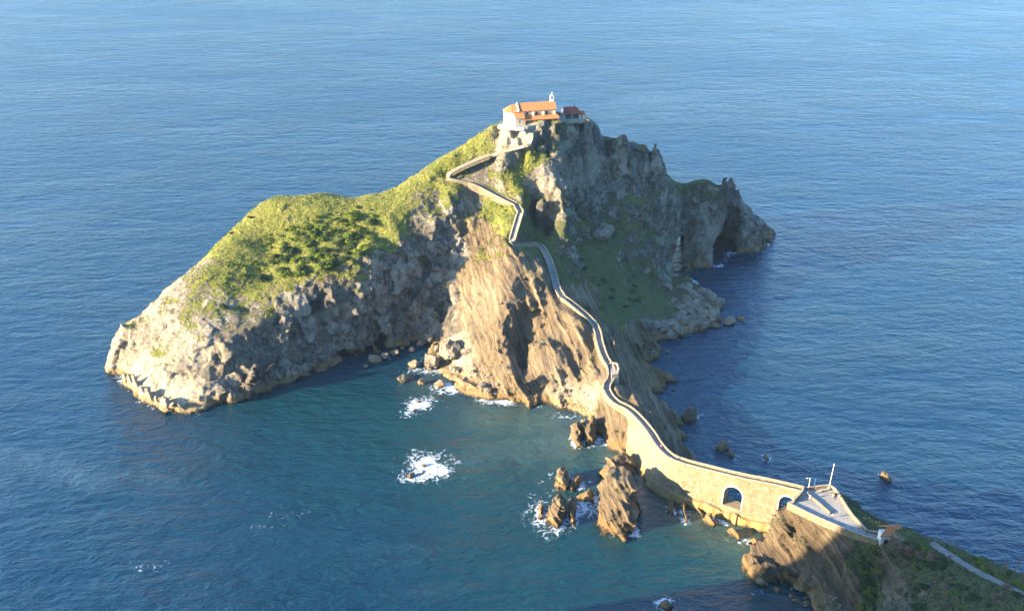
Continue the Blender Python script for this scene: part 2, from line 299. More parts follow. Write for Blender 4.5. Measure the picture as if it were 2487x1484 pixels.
# paint: where plants grow, where the rock is bedded, where it is bleached (below zero: plants darkened for shade)   (u, v, z, veg, strat, pale)
paint = [(262,880,5,0,0,.5),(300,830,12,.12,0,.4),(350,780,20,.22,0,.4),(420,720,27,.2,0,.35),(400,850,14,.25,0,.5),(330,920,5,0,0,.7),(450,980,5,0,0,1),(400,960,6,0,0,.9),(470,800,21,.28,0,.3),(480,880,12,.2,0,.3),(480,660,33,.34,0,.25),(560,600,38,.75,0,0),(550,760,25,.32,0,.25),(580,680,32,.6,0,0),(650,560,41,.9,0,0),(700,510,45,.8,0,0),(700,620,38,1,0,0),(620,760,25,.35,0,.1),(600,860,14,.1,0,0),(550,930,8,0,0,0),(800,500,46,.9,0,0),(800,580,41,1,0,0),(870,640,37,.6,0,0),(900,560,42,.95,0,0),(880,500,47,.9,0,0),(960,520,47,.8,0,0),(1000,540,44,.4,0,0),(1040,480,52,.45,0,0),(1100,450,56,.6,0,0),(1020,440,57,.6,0,0),(1090,400,63,.8,0,0),(1150,350,70,.85,0,0),(1200,325,74,.6,0,.5),(1240,335,74,.25,0,1),(1270,325,76,.3,0,.8),(1200,360,68,.6,0,0),(1230,385,66,.45,0,.2),(1280,390,66,.9,0,0),(1190,400,63,.45,0,0),(1160,420,60,.35,0,0),(1250,430,60,.75,0,0),(1330,440,57,.15,0,.4),(1350,400,62,.15,0,.4),(1340,490,51,.5,0,.2),(1180,470,53,.75,.3,0),(1150,480,51,.3,.5,0),(1220,510,47,.8,.3,0),(1150,560,41,.2,1,0),(1200,600,37,.35,1,0),(1150,650,31,.25,1,0),(1170,720,23,.05,1,.2),(1250,700,25,0,1,0),(1300,800,16,0,1,0),(1400,800,18,.1,1,0),(1430,900,9,.1,1,0),(1200,850,10,0,1,0),(1100,880,4,0,.3,.5),(1250,950,3,0,1,0),(1400,970,4,0,.6,.6),(1480,1010,6,.15,1,0),
 (950,700,26,0,0,0),(1050,600,36,0,0,0),(800,760,22,0,0,0),(700,820,16,0,0,0),(1050,740,14,.25,0,0),(900,780,12,0,0,0),(1100,600,36,0,.1,0),(1080,800,5,0,.4,0),(1040,690,22,0,0,0),
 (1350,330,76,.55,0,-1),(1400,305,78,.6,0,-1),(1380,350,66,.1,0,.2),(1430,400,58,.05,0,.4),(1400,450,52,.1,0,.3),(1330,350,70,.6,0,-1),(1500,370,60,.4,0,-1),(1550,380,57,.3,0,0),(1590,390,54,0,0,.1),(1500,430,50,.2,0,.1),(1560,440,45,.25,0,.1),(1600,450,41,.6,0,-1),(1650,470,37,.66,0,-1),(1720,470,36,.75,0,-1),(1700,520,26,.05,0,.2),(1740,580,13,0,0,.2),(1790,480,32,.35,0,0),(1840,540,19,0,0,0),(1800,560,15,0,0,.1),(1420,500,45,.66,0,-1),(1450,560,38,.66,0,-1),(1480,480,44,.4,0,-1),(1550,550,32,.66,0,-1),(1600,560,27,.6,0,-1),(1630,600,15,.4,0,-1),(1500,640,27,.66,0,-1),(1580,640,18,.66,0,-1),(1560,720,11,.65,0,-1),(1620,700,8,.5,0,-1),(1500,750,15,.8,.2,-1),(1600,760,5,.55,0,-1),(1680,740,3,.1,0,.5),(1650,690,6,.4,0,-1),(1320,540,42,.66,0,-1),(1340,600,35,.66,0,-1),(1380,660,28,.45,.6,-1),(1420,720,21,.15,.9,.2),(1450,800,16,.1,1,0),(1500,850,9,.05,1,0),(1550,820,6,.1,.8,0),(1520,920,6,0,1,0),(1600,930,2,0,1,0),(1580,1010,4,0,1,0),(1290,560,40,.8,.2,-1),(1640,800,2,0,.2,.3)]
PA = np.array([(*P(*p[:3]), *p[3:]) for p in paint])
def paintat(V, A=PA, s=9.):
    out = np.empty((len(V), 3))
    for k in range(0, len(V), 20000):
        b = V[k:k + 20000]; d2 = ((b[:, None, :] - A[None, :, :3]) ** 2).sum(2) + 1; wt = 1 / d2 ** 2 + 1e-12
        out[k:k + 20000] = (wt @ A[:, 3:]) / wt.sum(1)[:, None]
    return out
def build_terrain(name, hf, x0, x1, y0, y1, z1, h, A, mat, bed, carve=None, zb=-4, amp=1.0, flat=None, band=.9, ribs=1.0, macro=1.0):
    X = np.arange(x0, x1, h); Y = np.arange(y0, y1, h); Z = np.arange(zb, z1, h)
    gx, gy = np.meshgrid(X, Y, indexing='ij'); q = np.stack([gx.ravel(), gy.ravel()], 1)
    H = hf(q).reshape(gx.shape); gX, gY = np.gradient(H, h); c = 1 / np.sqrt(1 + np.minimum(gX ** 2 + gY ** 2, 9))
    F = ((Z[None, None] - H[..., None]) * c[..., None]).astype(np.float32)
    if carve: F = carve(F, X, Y, Z)
    m = np.abs(F) < 4.5; ix = np.argwhere(m); p = np.stack([X[ix[:, 0]], Y[ix[:, 1]], Z[ix[:, 2]]], 1)
    att = paintat(p[::1], A) if len(p) < 10 else None
    # cheap attribute lookup on columns
    att = paintat(np.stack([gx.ravel(), gy.ravel(), H.ravel()], 1), A).reshape(*gx.shape, 3)
    a = att[ix[:, 0], ix[:, 1]]; steep = np.clip((1 - c[ix[:, 0], ix[:, 1]]) * 2.2, .12, 1); veg, st = a[:, 0], a[:, 1]
    rock = np.clip(1 - veg * .85, .2, 1) * steep
    q3 = p * np.array((1, 1, .8))
    d = rock * (1 - st * .75) * (.5 + .5 * macro) * (2.6 * ridged(q3 / 15, 2) + 1.1 * ridged(q3 / 5.5 + 3, 2)) + 1.1 * fbm(p / 7, 4, .6) * (.4 + .6 * veg) 
    wv = p @ np.array(bed) + 3.0 * vn(p / 20)
    cvv = np.stack([wv / 3.2, np.zeros_like(wv) + .5, p @ np.array((-.5, .5, .1)) / 60], 1)
    along = p @ np.cross(np.array(bed), (0, 0, 1.)); c2 = np.stack([wv / 10, along / 34, p[:, 2] / 34], 1)
    d = d + st * (macro * 2.8 * ridged(c2 + 4, 3) + band * fbm(cvv, 3, .6) + macro * .9 * ridged(p / 7 + 8, 2)) * np.clip(1.2 - veg, .3, 1)
    d = d * (1 - .6 * np.clip(a[:, 2] * 1.4, 0, 1))
    if flat is not None:
        fl = flat(q).reshape(gx.shape)[ix[:, 0], ix[:, 1]]; d = d * fl
    low = np.clip(p[:, 2] / 3 + 1, .35, 1)
    F[m] -= (d * amp * low).astype(np.float32)
    F[:, :, 0] = np.maximum(F[:, :, 0], .01) if False else F[:, :, 0]
    V, Q = surface_nets(F, np.array((x0, y0, zb)), h)
    # blocky facets on the final surface
    N = vnormals(V, Q); a = paintat(V, A); slope = np.clip((1.0 - N[:, 2]) * 1.6, .1, 1)
    am = np.clip(1 - a[:, 0] * .75, .3, 1) * slope * (1 - .38 * a[:, 1]) * (1 - .55 * np.clip(a[:, 2] * 1.5, 0, 1))
    if flat is not None: am = am * flat(V[:, :2])
    f1, t1 = facets((V * (1, 1, .7)) / 8.5, True); f2, t2 = facets((V * (1, 1, .8)) / 3.2 + 5, True); d = am * amp * (2.3 * f1 + 1.0 * f2) + .18 * vn(V * 1.3)
    wv = V @ np.array(bed) + 3.0 * vn(V / 20) + 1.1 * vn(V / 5 + 7); md = np.clip(fbm(V / 10 + 3, 2) * 1.6 + .5, .1, 1.4)
    c1 = (1 - np.abs(2 * ((wv / 5.3) % 1) - 1)) ** 4; c2 = (1 - np.abs(2 * ((wv / 1.9 + .3 * vn(V / 9)) % 1) - 1)) ** 2; bedv = np.clip(c1 * md + .5 * c2 * (1.3 - md), 0, 1)
    d += a[:, 1] * np.clip(slope * 1.3, .2, 1) * ribs * (1.7 * c1 * md + .65 * c2 * np.clip(fbm(V / 7, 2) + .7, .2, 1.2) - .5)
    V = V + N * d[:, None]
    me = npmesh(name, V, Q, [mat], True, {'veg': a[:, 0], 'strat': a[:, 1], 'pale': a[:, 2], 'bed': bedv, 'tone': .5 * t1 + .5 * t2})
    return tag(link(bpy.data.objects.new(name, me)), kind='structure'), V, Q
def capsule(X, Y, Z, a, b, r, zs=1.0):
    """distance to a tunnel axis"""
    a = np.array(a, float); b = np.array(b, float); e = b - a
    px = X[:, None, None] - a[0]; py = Y[None, :, None] - a[1]; pz = (Z[None, None, :] - a[2])
    t = np.clip((px * e[0] + py * e[1] + pz * e[2]) / (e @ e), 0, 1)
    return np.sqrt((px - t * e[0]) ** 2 + (py - t * e[1]) ** 2 + ((pz - t * e[2]) * zs) ** 2) - r
def carve(F, X, Y, Z):
    T = []
    for a, b_, r, zs in (((81.0, 438, 1), (88.5, 500, 1), 4.6, .215), ((106, 438, 1), (110, 472, 1), 9.2, .33)):
        F = np.maximum(F, -capsule(X, Y, Z, a, b_, r, zs)).astype(np.float32)
    for (p, r) in ((P(848,868,1), 3.2), (P(940,845,2), 5), (P(900,850,1), 3.5)):
        a = np.array(p); F = np.maximum(F, -capsule(X, Y, Z, a + (2, -3, 0), a + (-6, 8, 0), r, .7)).astype(np.float32)
    return F
stairs_uv = [(1289,318,77.9),(1289,332,76),(1284,346,74.5),(1240,357,71.6),(1180,377,67.9),(1120,402,63.6),(1083,424,59.7),(1100,433,58.5),(1150,441,57),(1215,476,52.5),(1267,501,50),(1254,545,45),(1240,592,40),(1275,593,38),(1310,590,36.5),(1330,620,33.5),(1343,660,29.5),(1357,712,27),(1395,740,24.5),(1430,770,21.5),(1450,795,20),(1456,830,18),(1468,865,15.5),(1484,890,14.5),(1486,915,13.5),(1470,938,12.8),(1482,962,12.2),(1500,978,12),(1525,988,12),(1550,1010,12.2),(1580,1045,12.6),(1600,1078,13),(1622,1102,13.5),(1650,1117,14),(1720,1135,15),(1800,1155,16.5),(1870,1168,17.5),(1950,1187,18.6)]
stairs = [p - np.array((0, 0, 1.0)) for p in smooth(PL(stairs_uv), 1)]
def flat_isl(q):
    d = np.minimum(linedist(q, stairs[:60]), np.maximum(polydist(q, [(-6,420),(0,424),(12,432),(38,436),(38,456),(0,445)]), 0))
    return np.clip((d - 1.8) / 4, 0.06, 1)
VOX = 0.62
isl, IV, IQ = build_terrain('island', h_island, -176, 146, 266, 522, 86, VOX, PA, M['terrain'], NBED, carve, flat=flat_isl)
def seamesh():
    def axis(lo, hi, st, far, g=1.12):
        a = list(np.arange(lo, hi + .1, st)); s = st
        while a[-1] < far[1]: s *= g; a.append(a[-1] + s)
        s = st
        while a[0] > far[0]: s *= g; a.insert(0, a[0] - s)
        return np.array(a)
    X = axis(-190, 170, 1.6, (-9000, 9000)); Y = axis(190, 520, 1.6, (-3000, 16000)); gx, gy = np.meshgrid(X, Y, indexing='ij'); q = np.stack([gx.ravel(), gy.ravel()], 1)
    n = np.arange(len(q)).reshape(gx.shape); Q = np.stack([n[:-1, :-1], n[1:, :-1], n[1:, 1:], n[:-1, 1:]], -1).reshape(-1, 4)
    foam = np.zeros(len(q)); d = np.abs(polydist(q, coast)); foam = np.maximum(foam, np.clip(.62 - d / 6, 0, 1) * np.clip(fbm(np.c_[q / 18, q[:, 0] * 0], 2) * 1.6 + .55, 0, 1) * 1.1)
    for F2 in FOOTS:
        c = np.mean([p[:2] for p in F2], 0); m = np.abs(q - c).max(1) < 25; foam[m] = np.maximum(foam[m], np.clip(.68 - polydist(q[m], F2) / 3.2, 0, .75) * np.clip(.55 + 1.5 * vn(np.c_[q[m] / 5, q[m][:, 0] * 0]), 0, 1))
    for (u, v, ru, rv, s) in [(1040,1135,72,40,.98),(1095,1120,36,16,.75),(1000,1165,36,16,.8),(1020,985,46,22,1.0),(1005,1003,30,12,1.0),(1110,940,60,18,1.05),(1210,974,55,12,1.0),(1300,985,40,9,.7),(1370,1010,40,8,.55),(1040,895,55,16,.75),(950,870,30,10,.3),(1330,1160,28,26,.7),(1320,1250,50,40,.85),(1345,1295,40,18,.9),(1420,1235,45,25,.75),(1420,1170,40,18,.5),(1440,1210,30,20,.6),(1350,1190,30,20,.6),(1430,1085,15,6,.6),(1830,1400,40,14,.5),(1860,1440,40,20,.4),(1615,1460,26,12,.9),(1600,1475,22,12,.6),(1690,1010,22,10,.6),(1600,855,20,10,.5),(1790,790,20,8,.3),(1770,1105,25,14,.35),(1655,600,10,40,.8),(1660,640,12,20,.7),(2130,1160,20,14,.35),(1800,1310,50,10,.5),(340,978,20,6,.5),(715,1250,80,9,.42),(360,1375,45,20,.42),(310,1415,24,12,.42),(750,1240,30,7,.45),(640,1280,40,8,.35),(2260,45,40,3,.0)]:
        p = P(u, v, 0); a = CT + math.atan((v - 742) / CF); k = math.hypot(p[1], CH) / CF
        foam = np.maximum(foam, .8 * s * np.exp(-(((q[:, 0] - p[0]) / (ru * k)) ** 2 + ((q[:, 1] - p[1]) / (rv * k / math.sin(a))) ** 2)))
    foam *= 1.25 * np.clip(.85 + .8 * fbm(np.c_[q / 6, q[:, 0] * 0 + 3], 3), .15, 1.15)
    def blob(L):
        o = np.zeros(len(q))
        for (u, v, r, s) in L: p = P(u, v, 0); o = np.maximum(o, s * np.exp(-(((q - p[:2]) ** 2).sum(1)) / r ** 2))
        return o
    teal = blob([(1250,1060,40,1),(1400,1130,40,1),(1150,1150,45,.9),(1300,1350,50,.9),(1600,1350,45,1),(1000,1050,50,.8),(800,1000,50,.7),(1750,1400,35,1),(900,1200,60,.6),(600,1200,60,.35),(700,1400,60,.3)])
    sand = blob([(1230,1060,26,.2),(1380,1060,24,.2),(1130,1030,20,.15),(1440,1150,20,.15),(1300,1020,12,.9),(1200,1010,12,.7),(1400,1060,12,.7),(1320,1080,16,.45),(1480,1110,8,.8),(1700,1250,10,.5),(1780,1310,9,.7),(1650,1230,9,.6),(1380,1100,12,.4),(1050,930,10,.5)])
    me = npmesh('sea', np.c_[q, np.zeros(len(q))], Q, [M['water']], True, {'foam': foam, 'teal': teal, 'sand': sand})
    return tag(link(bpy.data.objects.new('sea', me)), kind='structure')

# ------------------------------------------------------------ mainland headland with the stair landing
NBM = Vector((0.70, -0.01, 0.71)).normalized()
m_coast = PL([(1805,1345,0),(1798,1370,0),(1808,1392,0),(1835,1408,0),(1865,1412,0),(1890,1402,0),(1930,1425,0),(1960,1455,0),(1975,1500,0),(1985,1560,0)]) + [(78,190,0),(60,185,0),(30,190,0),(0,188,0),(-40,180,0),(-90,170,0),(-120,178,0),(-150,178,0),(-200,164,0),(-300,135,0),(-420,-200,0),(500,-260,0),(420,60,0),(300,120,0),(200,165,0),(160,196,0),(146,215,0),(134,232,0),(122,247,0),(112,258,0),(98,262,0),(88,258,0),(82,250,0),(80,245,0)]
m_lines = [
 [(1912,1222,17.6),(1920,1230,17.5),(1990,1266,17.8),(2060,1296,18),(2140,1322,18.5)], [(1885,1262,11),(1860,1300,7),(1835,1330,4)], [(1900,1390,3),(1973,1423,3),(2030,1450,3),(2084,1483,3)], [(1830,1365,4.5),(1860,1390,3)], [(1990,1330,10),(2050,1400,7.5),(2100,1460,5.5)], [(1930,1300,10),(1900,1350,5.5)],
 [(2183,1288,23.2),(2200,1302,22),(2256,1315,21.6),(2319,1327,22),(2400,1362,25.5),(2486,1398,30)], [(2165,1318,20.5),(2200,1345,19),(2260,1330,21)],
 [(2256,1322,21.5),(2310,1350,23),(2381,1392,27)], [(2150,1400,10.5),(2200,1400,16),(2250,1390,20),(2300,1400,25)], [(2150,1480,10),(2200,1484,16.5),(2300,1484,29),(2400,1484,38),(2486,1484,43)], [(2420,1430,32),(2486,1430,36)],
]
mp = []
for L in m_lines: mp += [tuple(q) for q in resample(PL(L), 3)]
mp += [(x, y, 18.4) for x, y in ((90,245),(96,250),(101,248),(104,238),(106,230),(98,238))]
mp += [(150,170,50),(135,150,58),(110,150,42),(95,160,25),(90,175,8),(170,140,62),(200,120,75),(60,160,20),(70,150,30)]
mp += [(30,150,52),(0,142,62),(-28,140,50),(-60,130,50),(-100,120,60),(-130,160,48),(-148,158,64),(-148,149,82),(-148,135,115),(-175,135,120),(-200,141,76),(-200,130,108),(-200,115,130),(-175,150,70),(-230,115,110),(60,120,70),(100,110,80),(150,90,100),(0,60,140),(0,10,200),(0,-6,213),(60,40,160),(-60,40,150),(-120,20,150),(150,20,150),(250,0,160),(-250,0,120),(-200,60,130),(0,-150,240),(-300,-150,200),(300,-150,220)]
mp += [tuple(q) for q in resample(m_coast + [m_coast[0]], 7)]
HM = RBF(mp)
lowpath = smooth(PL([(2262,1317,21.7),(2290,1336,22.3),(2330,1362,24),(2381,1392,27.2),(2440,1420,31),(2500,1450,36)]), 1)
hut_c = P(2155, 1312, 19)
def h_main(q):
    h = HM(q); d = polydist(q, m_coast); h = np.where(d < 0, np.maximum(h, .2 + np.minimum(-d, 1.5)), 0)
    m = np.where(linedist(q, lowpath) < 5)[0]
    if len(m):
        sp = np.array(resample([tuple(p) for p in lowpath], .8)); dd = np.sqrt(((q[m][:, None] - sp[None, :, :2]) ** 2).sum(2)); k = dd.argmin(1); t = np.clip((4 - dd.min(1)) / 2, 0, 1); h[m] = h[m] * (1 - t) + (sp[k, 2] - .35) * t
    pd = polydist(q, plaza); h = np.where(pd < 0, np.minimum(h, 18.2), h)
    return np.where(d > 0, -np.minimum(10, d * 1.1 + .1), h)
plaza = PL([(1912,1224,18.4),(1935,1207,18.5),(1955,1190,18.6),(1990,1186,18.6),(2016,1183,18.6),(2030,1193,18.6),(2045,1217,18.6),(2065,1250,18.6),(2104,1291,18.6),(2130,1293,19),(2180,1306,19),(2150,1320,19),(2120,1312,18.8),(2060,1291,18.6),(1990,1262,18.5)])
mpaint = [(1830,1370,3,0,1,0),(1900,1300,8,0,1,0),(1950,1270,13,.05,1,0),(2000,1350,8,0,1,0),(2060,1420,6,0,1,0),(2080,1470,3,0,1,0),(2040,1320,14,.1,1,0),(1960,1410,3,0,1,0),(2100,1330,17,.85,.6,-1),(2110,1380,12,.9,.4,-1),(2110,1440,8,.85,.3,-1),(2110,1480,6,.8,.3,-1),(2160,1340,17,.4,.6,-1),(2170,1420,14,.2,.6,0),(2180,1470,14,.25,.5,0),(2150,1370,13,.3,.5,0),(2200,1330,19,.5,.3,-1),(2190,1300,22,.25,.4,0),(2230,1330,20,.9,0,-1),(2250,1380,21,.65,.2,-1),(2230,1440,18,.4,.4,-1),(2300,1450,27,.65,.2,-1),(2350,1380,25,.9,0,-1),(2320,1335,22,1,0,-1),(2400,1400,29,.9,0,-1),(2480,1420,34,1,0,-1),(2400,1460,34,.8,.2,-1),(2480,1470,40,1,0,-1),(2350,1480,34,.5,.3,-1),(2070,1255,17,.6,.2,-1),(1930,1440,1,0,1,0),(2300,1400,25,.7,.2,-1)]
MPA = np.array([(*P(*p[:3]), *p[3:]) for p in mpaint])
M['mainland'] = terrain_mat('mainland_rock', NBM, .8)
def flat_m(q): return np.clip((np.maximum(polydist(q, plaza), 0) - .6) / 3, 0.04, 1) * np.clip((linedist(q, lowpath) - 1.6) / 3, .08, 1)
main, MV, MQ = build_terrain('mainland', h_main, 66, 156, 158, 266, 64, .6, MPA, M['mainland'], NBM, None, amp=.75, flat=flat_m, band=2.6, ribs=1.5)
def coarse_land():
    X = np.arange(-430, 500, 5.); Y = np.arange(-280, 200, 5.); gx, gy = np.meshgrid(X, Y, indexing='ij'); q = np.stack([gx.ravel(), gy.ravel()], 1); H = h_main(q) + 2.5 * fbm(np.c_[q / 30, q[:, 0] * 0], 4)
    H = np.where((q[:, 0] > 68) & (q[:, 0] < 154) & (q[:, 1] > 160), H - 12, H)
    n = np.arange(len(q)).reshape(gx.shape); Q = np.stack([n[:-1, :-1], n[1:, :-1], n[1:, 1:], n[:-1, 1:]], -1).reshape(-1, 4)
    me = npmesh('hillside', np.c_[q, H], Q, [M['mainland']], True, {'veg': np.full(len(q), .85), 'strat': np.zeros(len(q)), 'pale': np.zeros(len(q))})
    tag(link(bpy.data.objects.new('hillside', me)), kind='structure')
coarse_land()

# ------------------------------------------------------------ finding the ground
BV = [BVHTree.FromPolygons(V.tolist(), Q.tolist()) for V, Q in ((IV, IQ), (MV, MQ))]
EYE = Vector((0, 0, CH))
def G(u, v):
    """the ground (or the water) that the picture shows at (u, v)"""
    d = (Vector(P(u, v, 0)) - EYE).normalized(); best = Vector(P(u, v, 0))
    for t in BV:
        h = t.ray_cast(EYE, d)
        if h[0] is not None and (h[0] - EYE).length < (best - EYE).length: best = h[0]
    return best
def drop(x, y, which=0, z=150):
    h = BV[which].ray_cast(Vector((x, y, z)), Vector((0, 0, -1))); return h[0] if h[0] is not None else Vector((x, y, 0)), (h[1] if h[1] is not None else Vector((0, 0, 1)))

# ------------------------------------------------------------ masonry materials
def simple(name, c1, c2, sc_=1.5, rough=.85, bump=.25, spots=None):
    b = NB(name); p = b.pos(); n = b.noise(p, sc_, 7, .65); c = b.mix(b.ramp(n, .3, .7), c1, c2)
    if spots: c = b.mix(b.ramp(b.noise(p, sc_ * .3, 5, .7), .55, .68, 0, .8), c, spots)
    return b.out(c, rough, b.bump(b.noise(p, sc_ * 4, 5, .7), bump, .15))
def masonry():
    b = NB('pale_masonry'); p = b.pos(); n = b.noise(p, .5, 7, .7); n2 = b.noise(p, 3, 4, .7)
    v = b.voro(b.mapv(p, (1, 1, 1.7)), 1.0, 'DISTANCE_TO_EDGE'); vc = b.voro(b.mapv(p, (1, 1, 1.7)), 1.0, 'F1', 'Color'); sx = b.n('SeparateColor'); b.L(vc, sx.inputs[0])
    c = b.mix(b.ramp(n, .38, .6), (.165, .12, .068), (.37, .295, .19)); c = b.mix(b.math('MULTIPLY', sx.outputs[0], .65), c, (.20, .155, .095)); c = b.mix(b.ramp(v, .12, 0, 0, .8), c, (.14, .105, .065))
    st = b.noise(b.mapv(p, (1, 1, .12)), .8, 5, .65); c = b.mix(b.ramp(st, .5, .62, 0, .7), c, (.19, .145, .085))
    z = b.n('SeparateXYZ'); b.L(p, z.inputs[0]); zz = b.math('ADD', z.outputs[2], b.math('MULTIPLY', n, 3)); c = b.mix(b.ramp(zz, 5.0, 3.2, 0, .75), c, (.34, .22, .06)); c = b.mix(b.ramp(zz, 2.3, 1.5), c, (.06, .045, .03))
    return b.out(c, .9, b.bump(b.math('ADD', b.math('MULTIPLY', b.ramp(v, 0, .1), .5), b.math('ADD', n2, n)), .7, .25))
M['wall'] = masonry()
M['cap'] = simple('parapet_cap', (.22, .18, .12), (.42, .35, .25), .9, spots=(.30, .26, .19))
M['ring'] = simple('arch_voussoirs', (.34, .30, .23), (.50, .45, .37), 2)
M['pave'] = simple('paving', (.21, .20, .18), (.33, .31, .28), .6, spots=(.17, .16, .15))
M['lane'] = simple('worn_lane', (.13, .125, .115), (.21, .20, .18), .7, spots=(.10, .095, .08))
M['track'] = simple('trodden_path', (.30, .25, .18), (.42, .36, .26), .8)
M['white'] = simple('white_render', (.60, .57, .50), (.74, .71, .64), .8, spots=(.58, .54, .46))
M['cream'] = simple('dim_side_render', (.46, .37, .25), (.60, .50, .36), 1.2, spots=(.38, .30, .20))  # deeper cream paints the weaker grazing light on the chapel's front walls
M['dark'] = simple('dark_opening', (.015, .015, .018), (.035, .035, .04), 1, .4)
M['wood'] = simple('orange_timber', (.36, .17, .05), (.48, .24, .08), 3)
M['steel'] = simple('painted_steel', (.55, .54, .5), (.66, .65, .6), 3, .5)
M['blue'] = simple('blue_paint', (.05, .22, .40), (.08, .30, .5), 3, .5)
M['brownrail'] = simple('weathered_rail', (.12, .09, .06), (.2, .15, .1), 3)
def tiles(name, c1, c2, sc_=1.0):
    b = NB(name); tc = b.n('TexCoord').outputs['Object']; n = b.noise(tc, 1.5, 6, .7)
    wv = b.n('TexWave', wave_type='BANDS', bands_direction='X'); b.L(tc, wv.inputs[0]); wv.inputs['Scale'].default_value = 1.3; wv.inputs['Distortion'].default_value = .3
    c = b.mix(b.ramp(n, .3, .7), c1, c2); c = b.mix(b.ramp(b.noise(tc, 6, 3, .6), .6, .8, 0, .5), c, tuple(x * .55 for x in c1)); c = b.mix(b.ramp(wv.outputs[0], 0, .5, .35, 0), c, tuple(x * .5 for x in c1))
    return b.out(c, .85, b.bump(wv.outputs[0], .6, .12))
M['tile'] = tiles('orange_roof_tiles', (.36, .12, .04), (.56, .22, .08))
M['tile_shade'] = tiles('shade_dark_roof_tiles', (.22, .055, .035), (.32, .09, .055))  # orange tiles darkened to maroon: the shelter roof's shade is in the colour

# ------------------------------------------------------------ mesh collectors
class MB:
    def __init__(s): s.v = []; s.f = []
    def box(s, x0, x1, y0, y1, z0, z1, f=None):
        c = [(x0, y0, z0), (x1, y0, z0), (x1, y1, z0), (x0, y1, z0), (x0, y0, z1), (x1, y0, z1), (x1, y1, z1), (x0, y1, z1)]
        return s.hexa(c if f is None else [f(*q) for q in c])
    def hexa(s, c):
        k = len(s.v); s.v += [tuple(q) for q in c]; s.f += [tuple(k + i for i in q) for q in ((0, 3, 2, 1), (4, 5, 6, 7), (0, 1, 5, 4), (1, 2, 6, 5), (2, 3, 7, 6), (3, 0, 4, 7))]; return s
    def prism(s, poly, z0, z1):
        k = len(s.v); n = len(poly); s.v += [(x, y, z0) for x, y in poly] + [(x, y, z1) for x, y in poly]
        s.f += [tuple(range(k + n - 1, k - 1, -1)), tuple(range(k + n, k + 2 * n))] + [(k + i, k + (i + 1) % n, k + n + (i + 1) % n, k + n + i) for i in range(n)]; return s
    def slab(s, q, t):
        """a plate of thickness t under the quad (or polygon) q"""
        k = len(s.v); n = len(q); q = [Vector(a) for a in q]; nn = (q[1] - q[0]).cross(q[2] - q[0]).normalized() * t
        s.v += [tuple(a) for a in q] + [tuple(a - nn) for a in q]; s.f += [tuple(range(k, k + n)), tuple(range(k + 2 * n - 1, k + n - 1, -1))] + [(k + (i + 1) % n, k + i, k + n + i, k + n + (i + 1) % n) for i in range(n)]; return s
    def tube(s, a, b, r0, r1=None, n=8):
        r1 = r0 if r1 is None else r1; a, b = Vector(a), Vector(b); d = (b - a).normalized(); u = d.orthogonal().normalized(); w_ = d.cross(u); k = len(s.v)
        for c, r in ((a, r0), (b, r1)): s.v += [tuple(c + (u * math.cos(t * 2 * math.pi / n) + w_ * math.sin(t * 2 * math.pi / n)) * r) for t in range(n)]
        s.f += [(k + i, k + (i + 1) % n, k + n + (i + 1) % n, k + n + i) for i in range(n)] + [tuple(range(k + n - 1, k - 1, -1)), tuple(range(k + n, k + 2 * n))]; return s
    def build(s, name, mat, parent=None, sm=False):
        me = bpy.data.meshes.new(name); me.from_pydata(s.v, [], s.f); me.materials.append(mat); me.validate(); me.update()
        if sm: me.polygons.foreach_set('use_smooth', [True] * len(me.polygons))
        o = link(bpy.data.objects.new(name, me)); o.parent = parent; return o
def frames(line):
    L = [np.array(p, float) for p in line]; N = []
    for i in range(len(L)):
        d = L[min(i + 1, len(L) - 1)] - L[max(i - 1, 0)]; d = d[:2] / (np.linalg.norm(d[:2]) + 1e-9); N.append(np.array((-d[1], d[0])))
    return L, N
def sweep(line, prof, name, mat, parent=None, jit=0.0):
    """sweep a closed (offset to the left, height) outline along a line; prof may be a function of the index"""
    L, N = frames(line); V = []; F = []; n = None
    for i, (p, m) in enumerate(zip(L, N)):
        pr = prof(i) if callable(prof) else prof; n = len(pr)
        for (o, z) in pr: V.append((p[0] + m[0] * o, p[1] + m[1] * o, p[2] + z + (random.uniform(-jit, jit) if z > .3 else 0)))
    for i in range(len(L) - 1):
        for k in range(n): F.append((i * n + k, i * n + (k + 1) % n, (i + 1) * n + (k + 1) % n, (i + 1) * n + k))
    F += [tuple(range(n)), tuple(range((len(L) - 1) * n + n - 1, (len(L) - 1) * n - 1, -1))]
    mb = MB(); mb.v = V; mb.f = F; return mb.build(name, mat, parent)
random.seed(5)
# ------------------------------------------------------------ stairway (travelling down, the picture's left is the path's RIGHT side: negative offsets)
def cut(u0v0, u1v1):
    a = min(range(len(stairs)), key=lambda i: np.linalg.norm(stairs[i] - np.array(P(*u0v0)))); b = min(range(len(stairs)), key=lambda i: np.linalg.norm(stairs[i] - np.array(P(*u1v1))))
    return [tuple(q) for q in resample(stairs[a:b + 1], 1.0)]
W = 1.05
def wallpiece(seg, side, name, label, group, below, h=.95, cat='parapet wall', th=.42, mat='wall'):
    s_ = -1 if side == 'left' else 1; o0, o1 = s_ * W, s_ * (W + th)
    root = thing(name, label, cat, seg[0], 0, group); loc = np.array(seg[0]); seg = [np.array(p) - loc for p in seg]
    bl = below if callable(below) else (lambda i: below)
    sweep(seg, lambda i: [(o0, -1.2), (o0, h), (o1, h), (o1, -bl(i))], 'wall_face', M[mat], root, .05)
    sweep(seg, [(o0 - .05 * s_, h - .01), (o0 - .05 * s_, h + .14), (o1 + .07 * s_, h + .14), (o1 + .07 * s_, h - .01)], 'cap', M['cap'], root, .02); return root
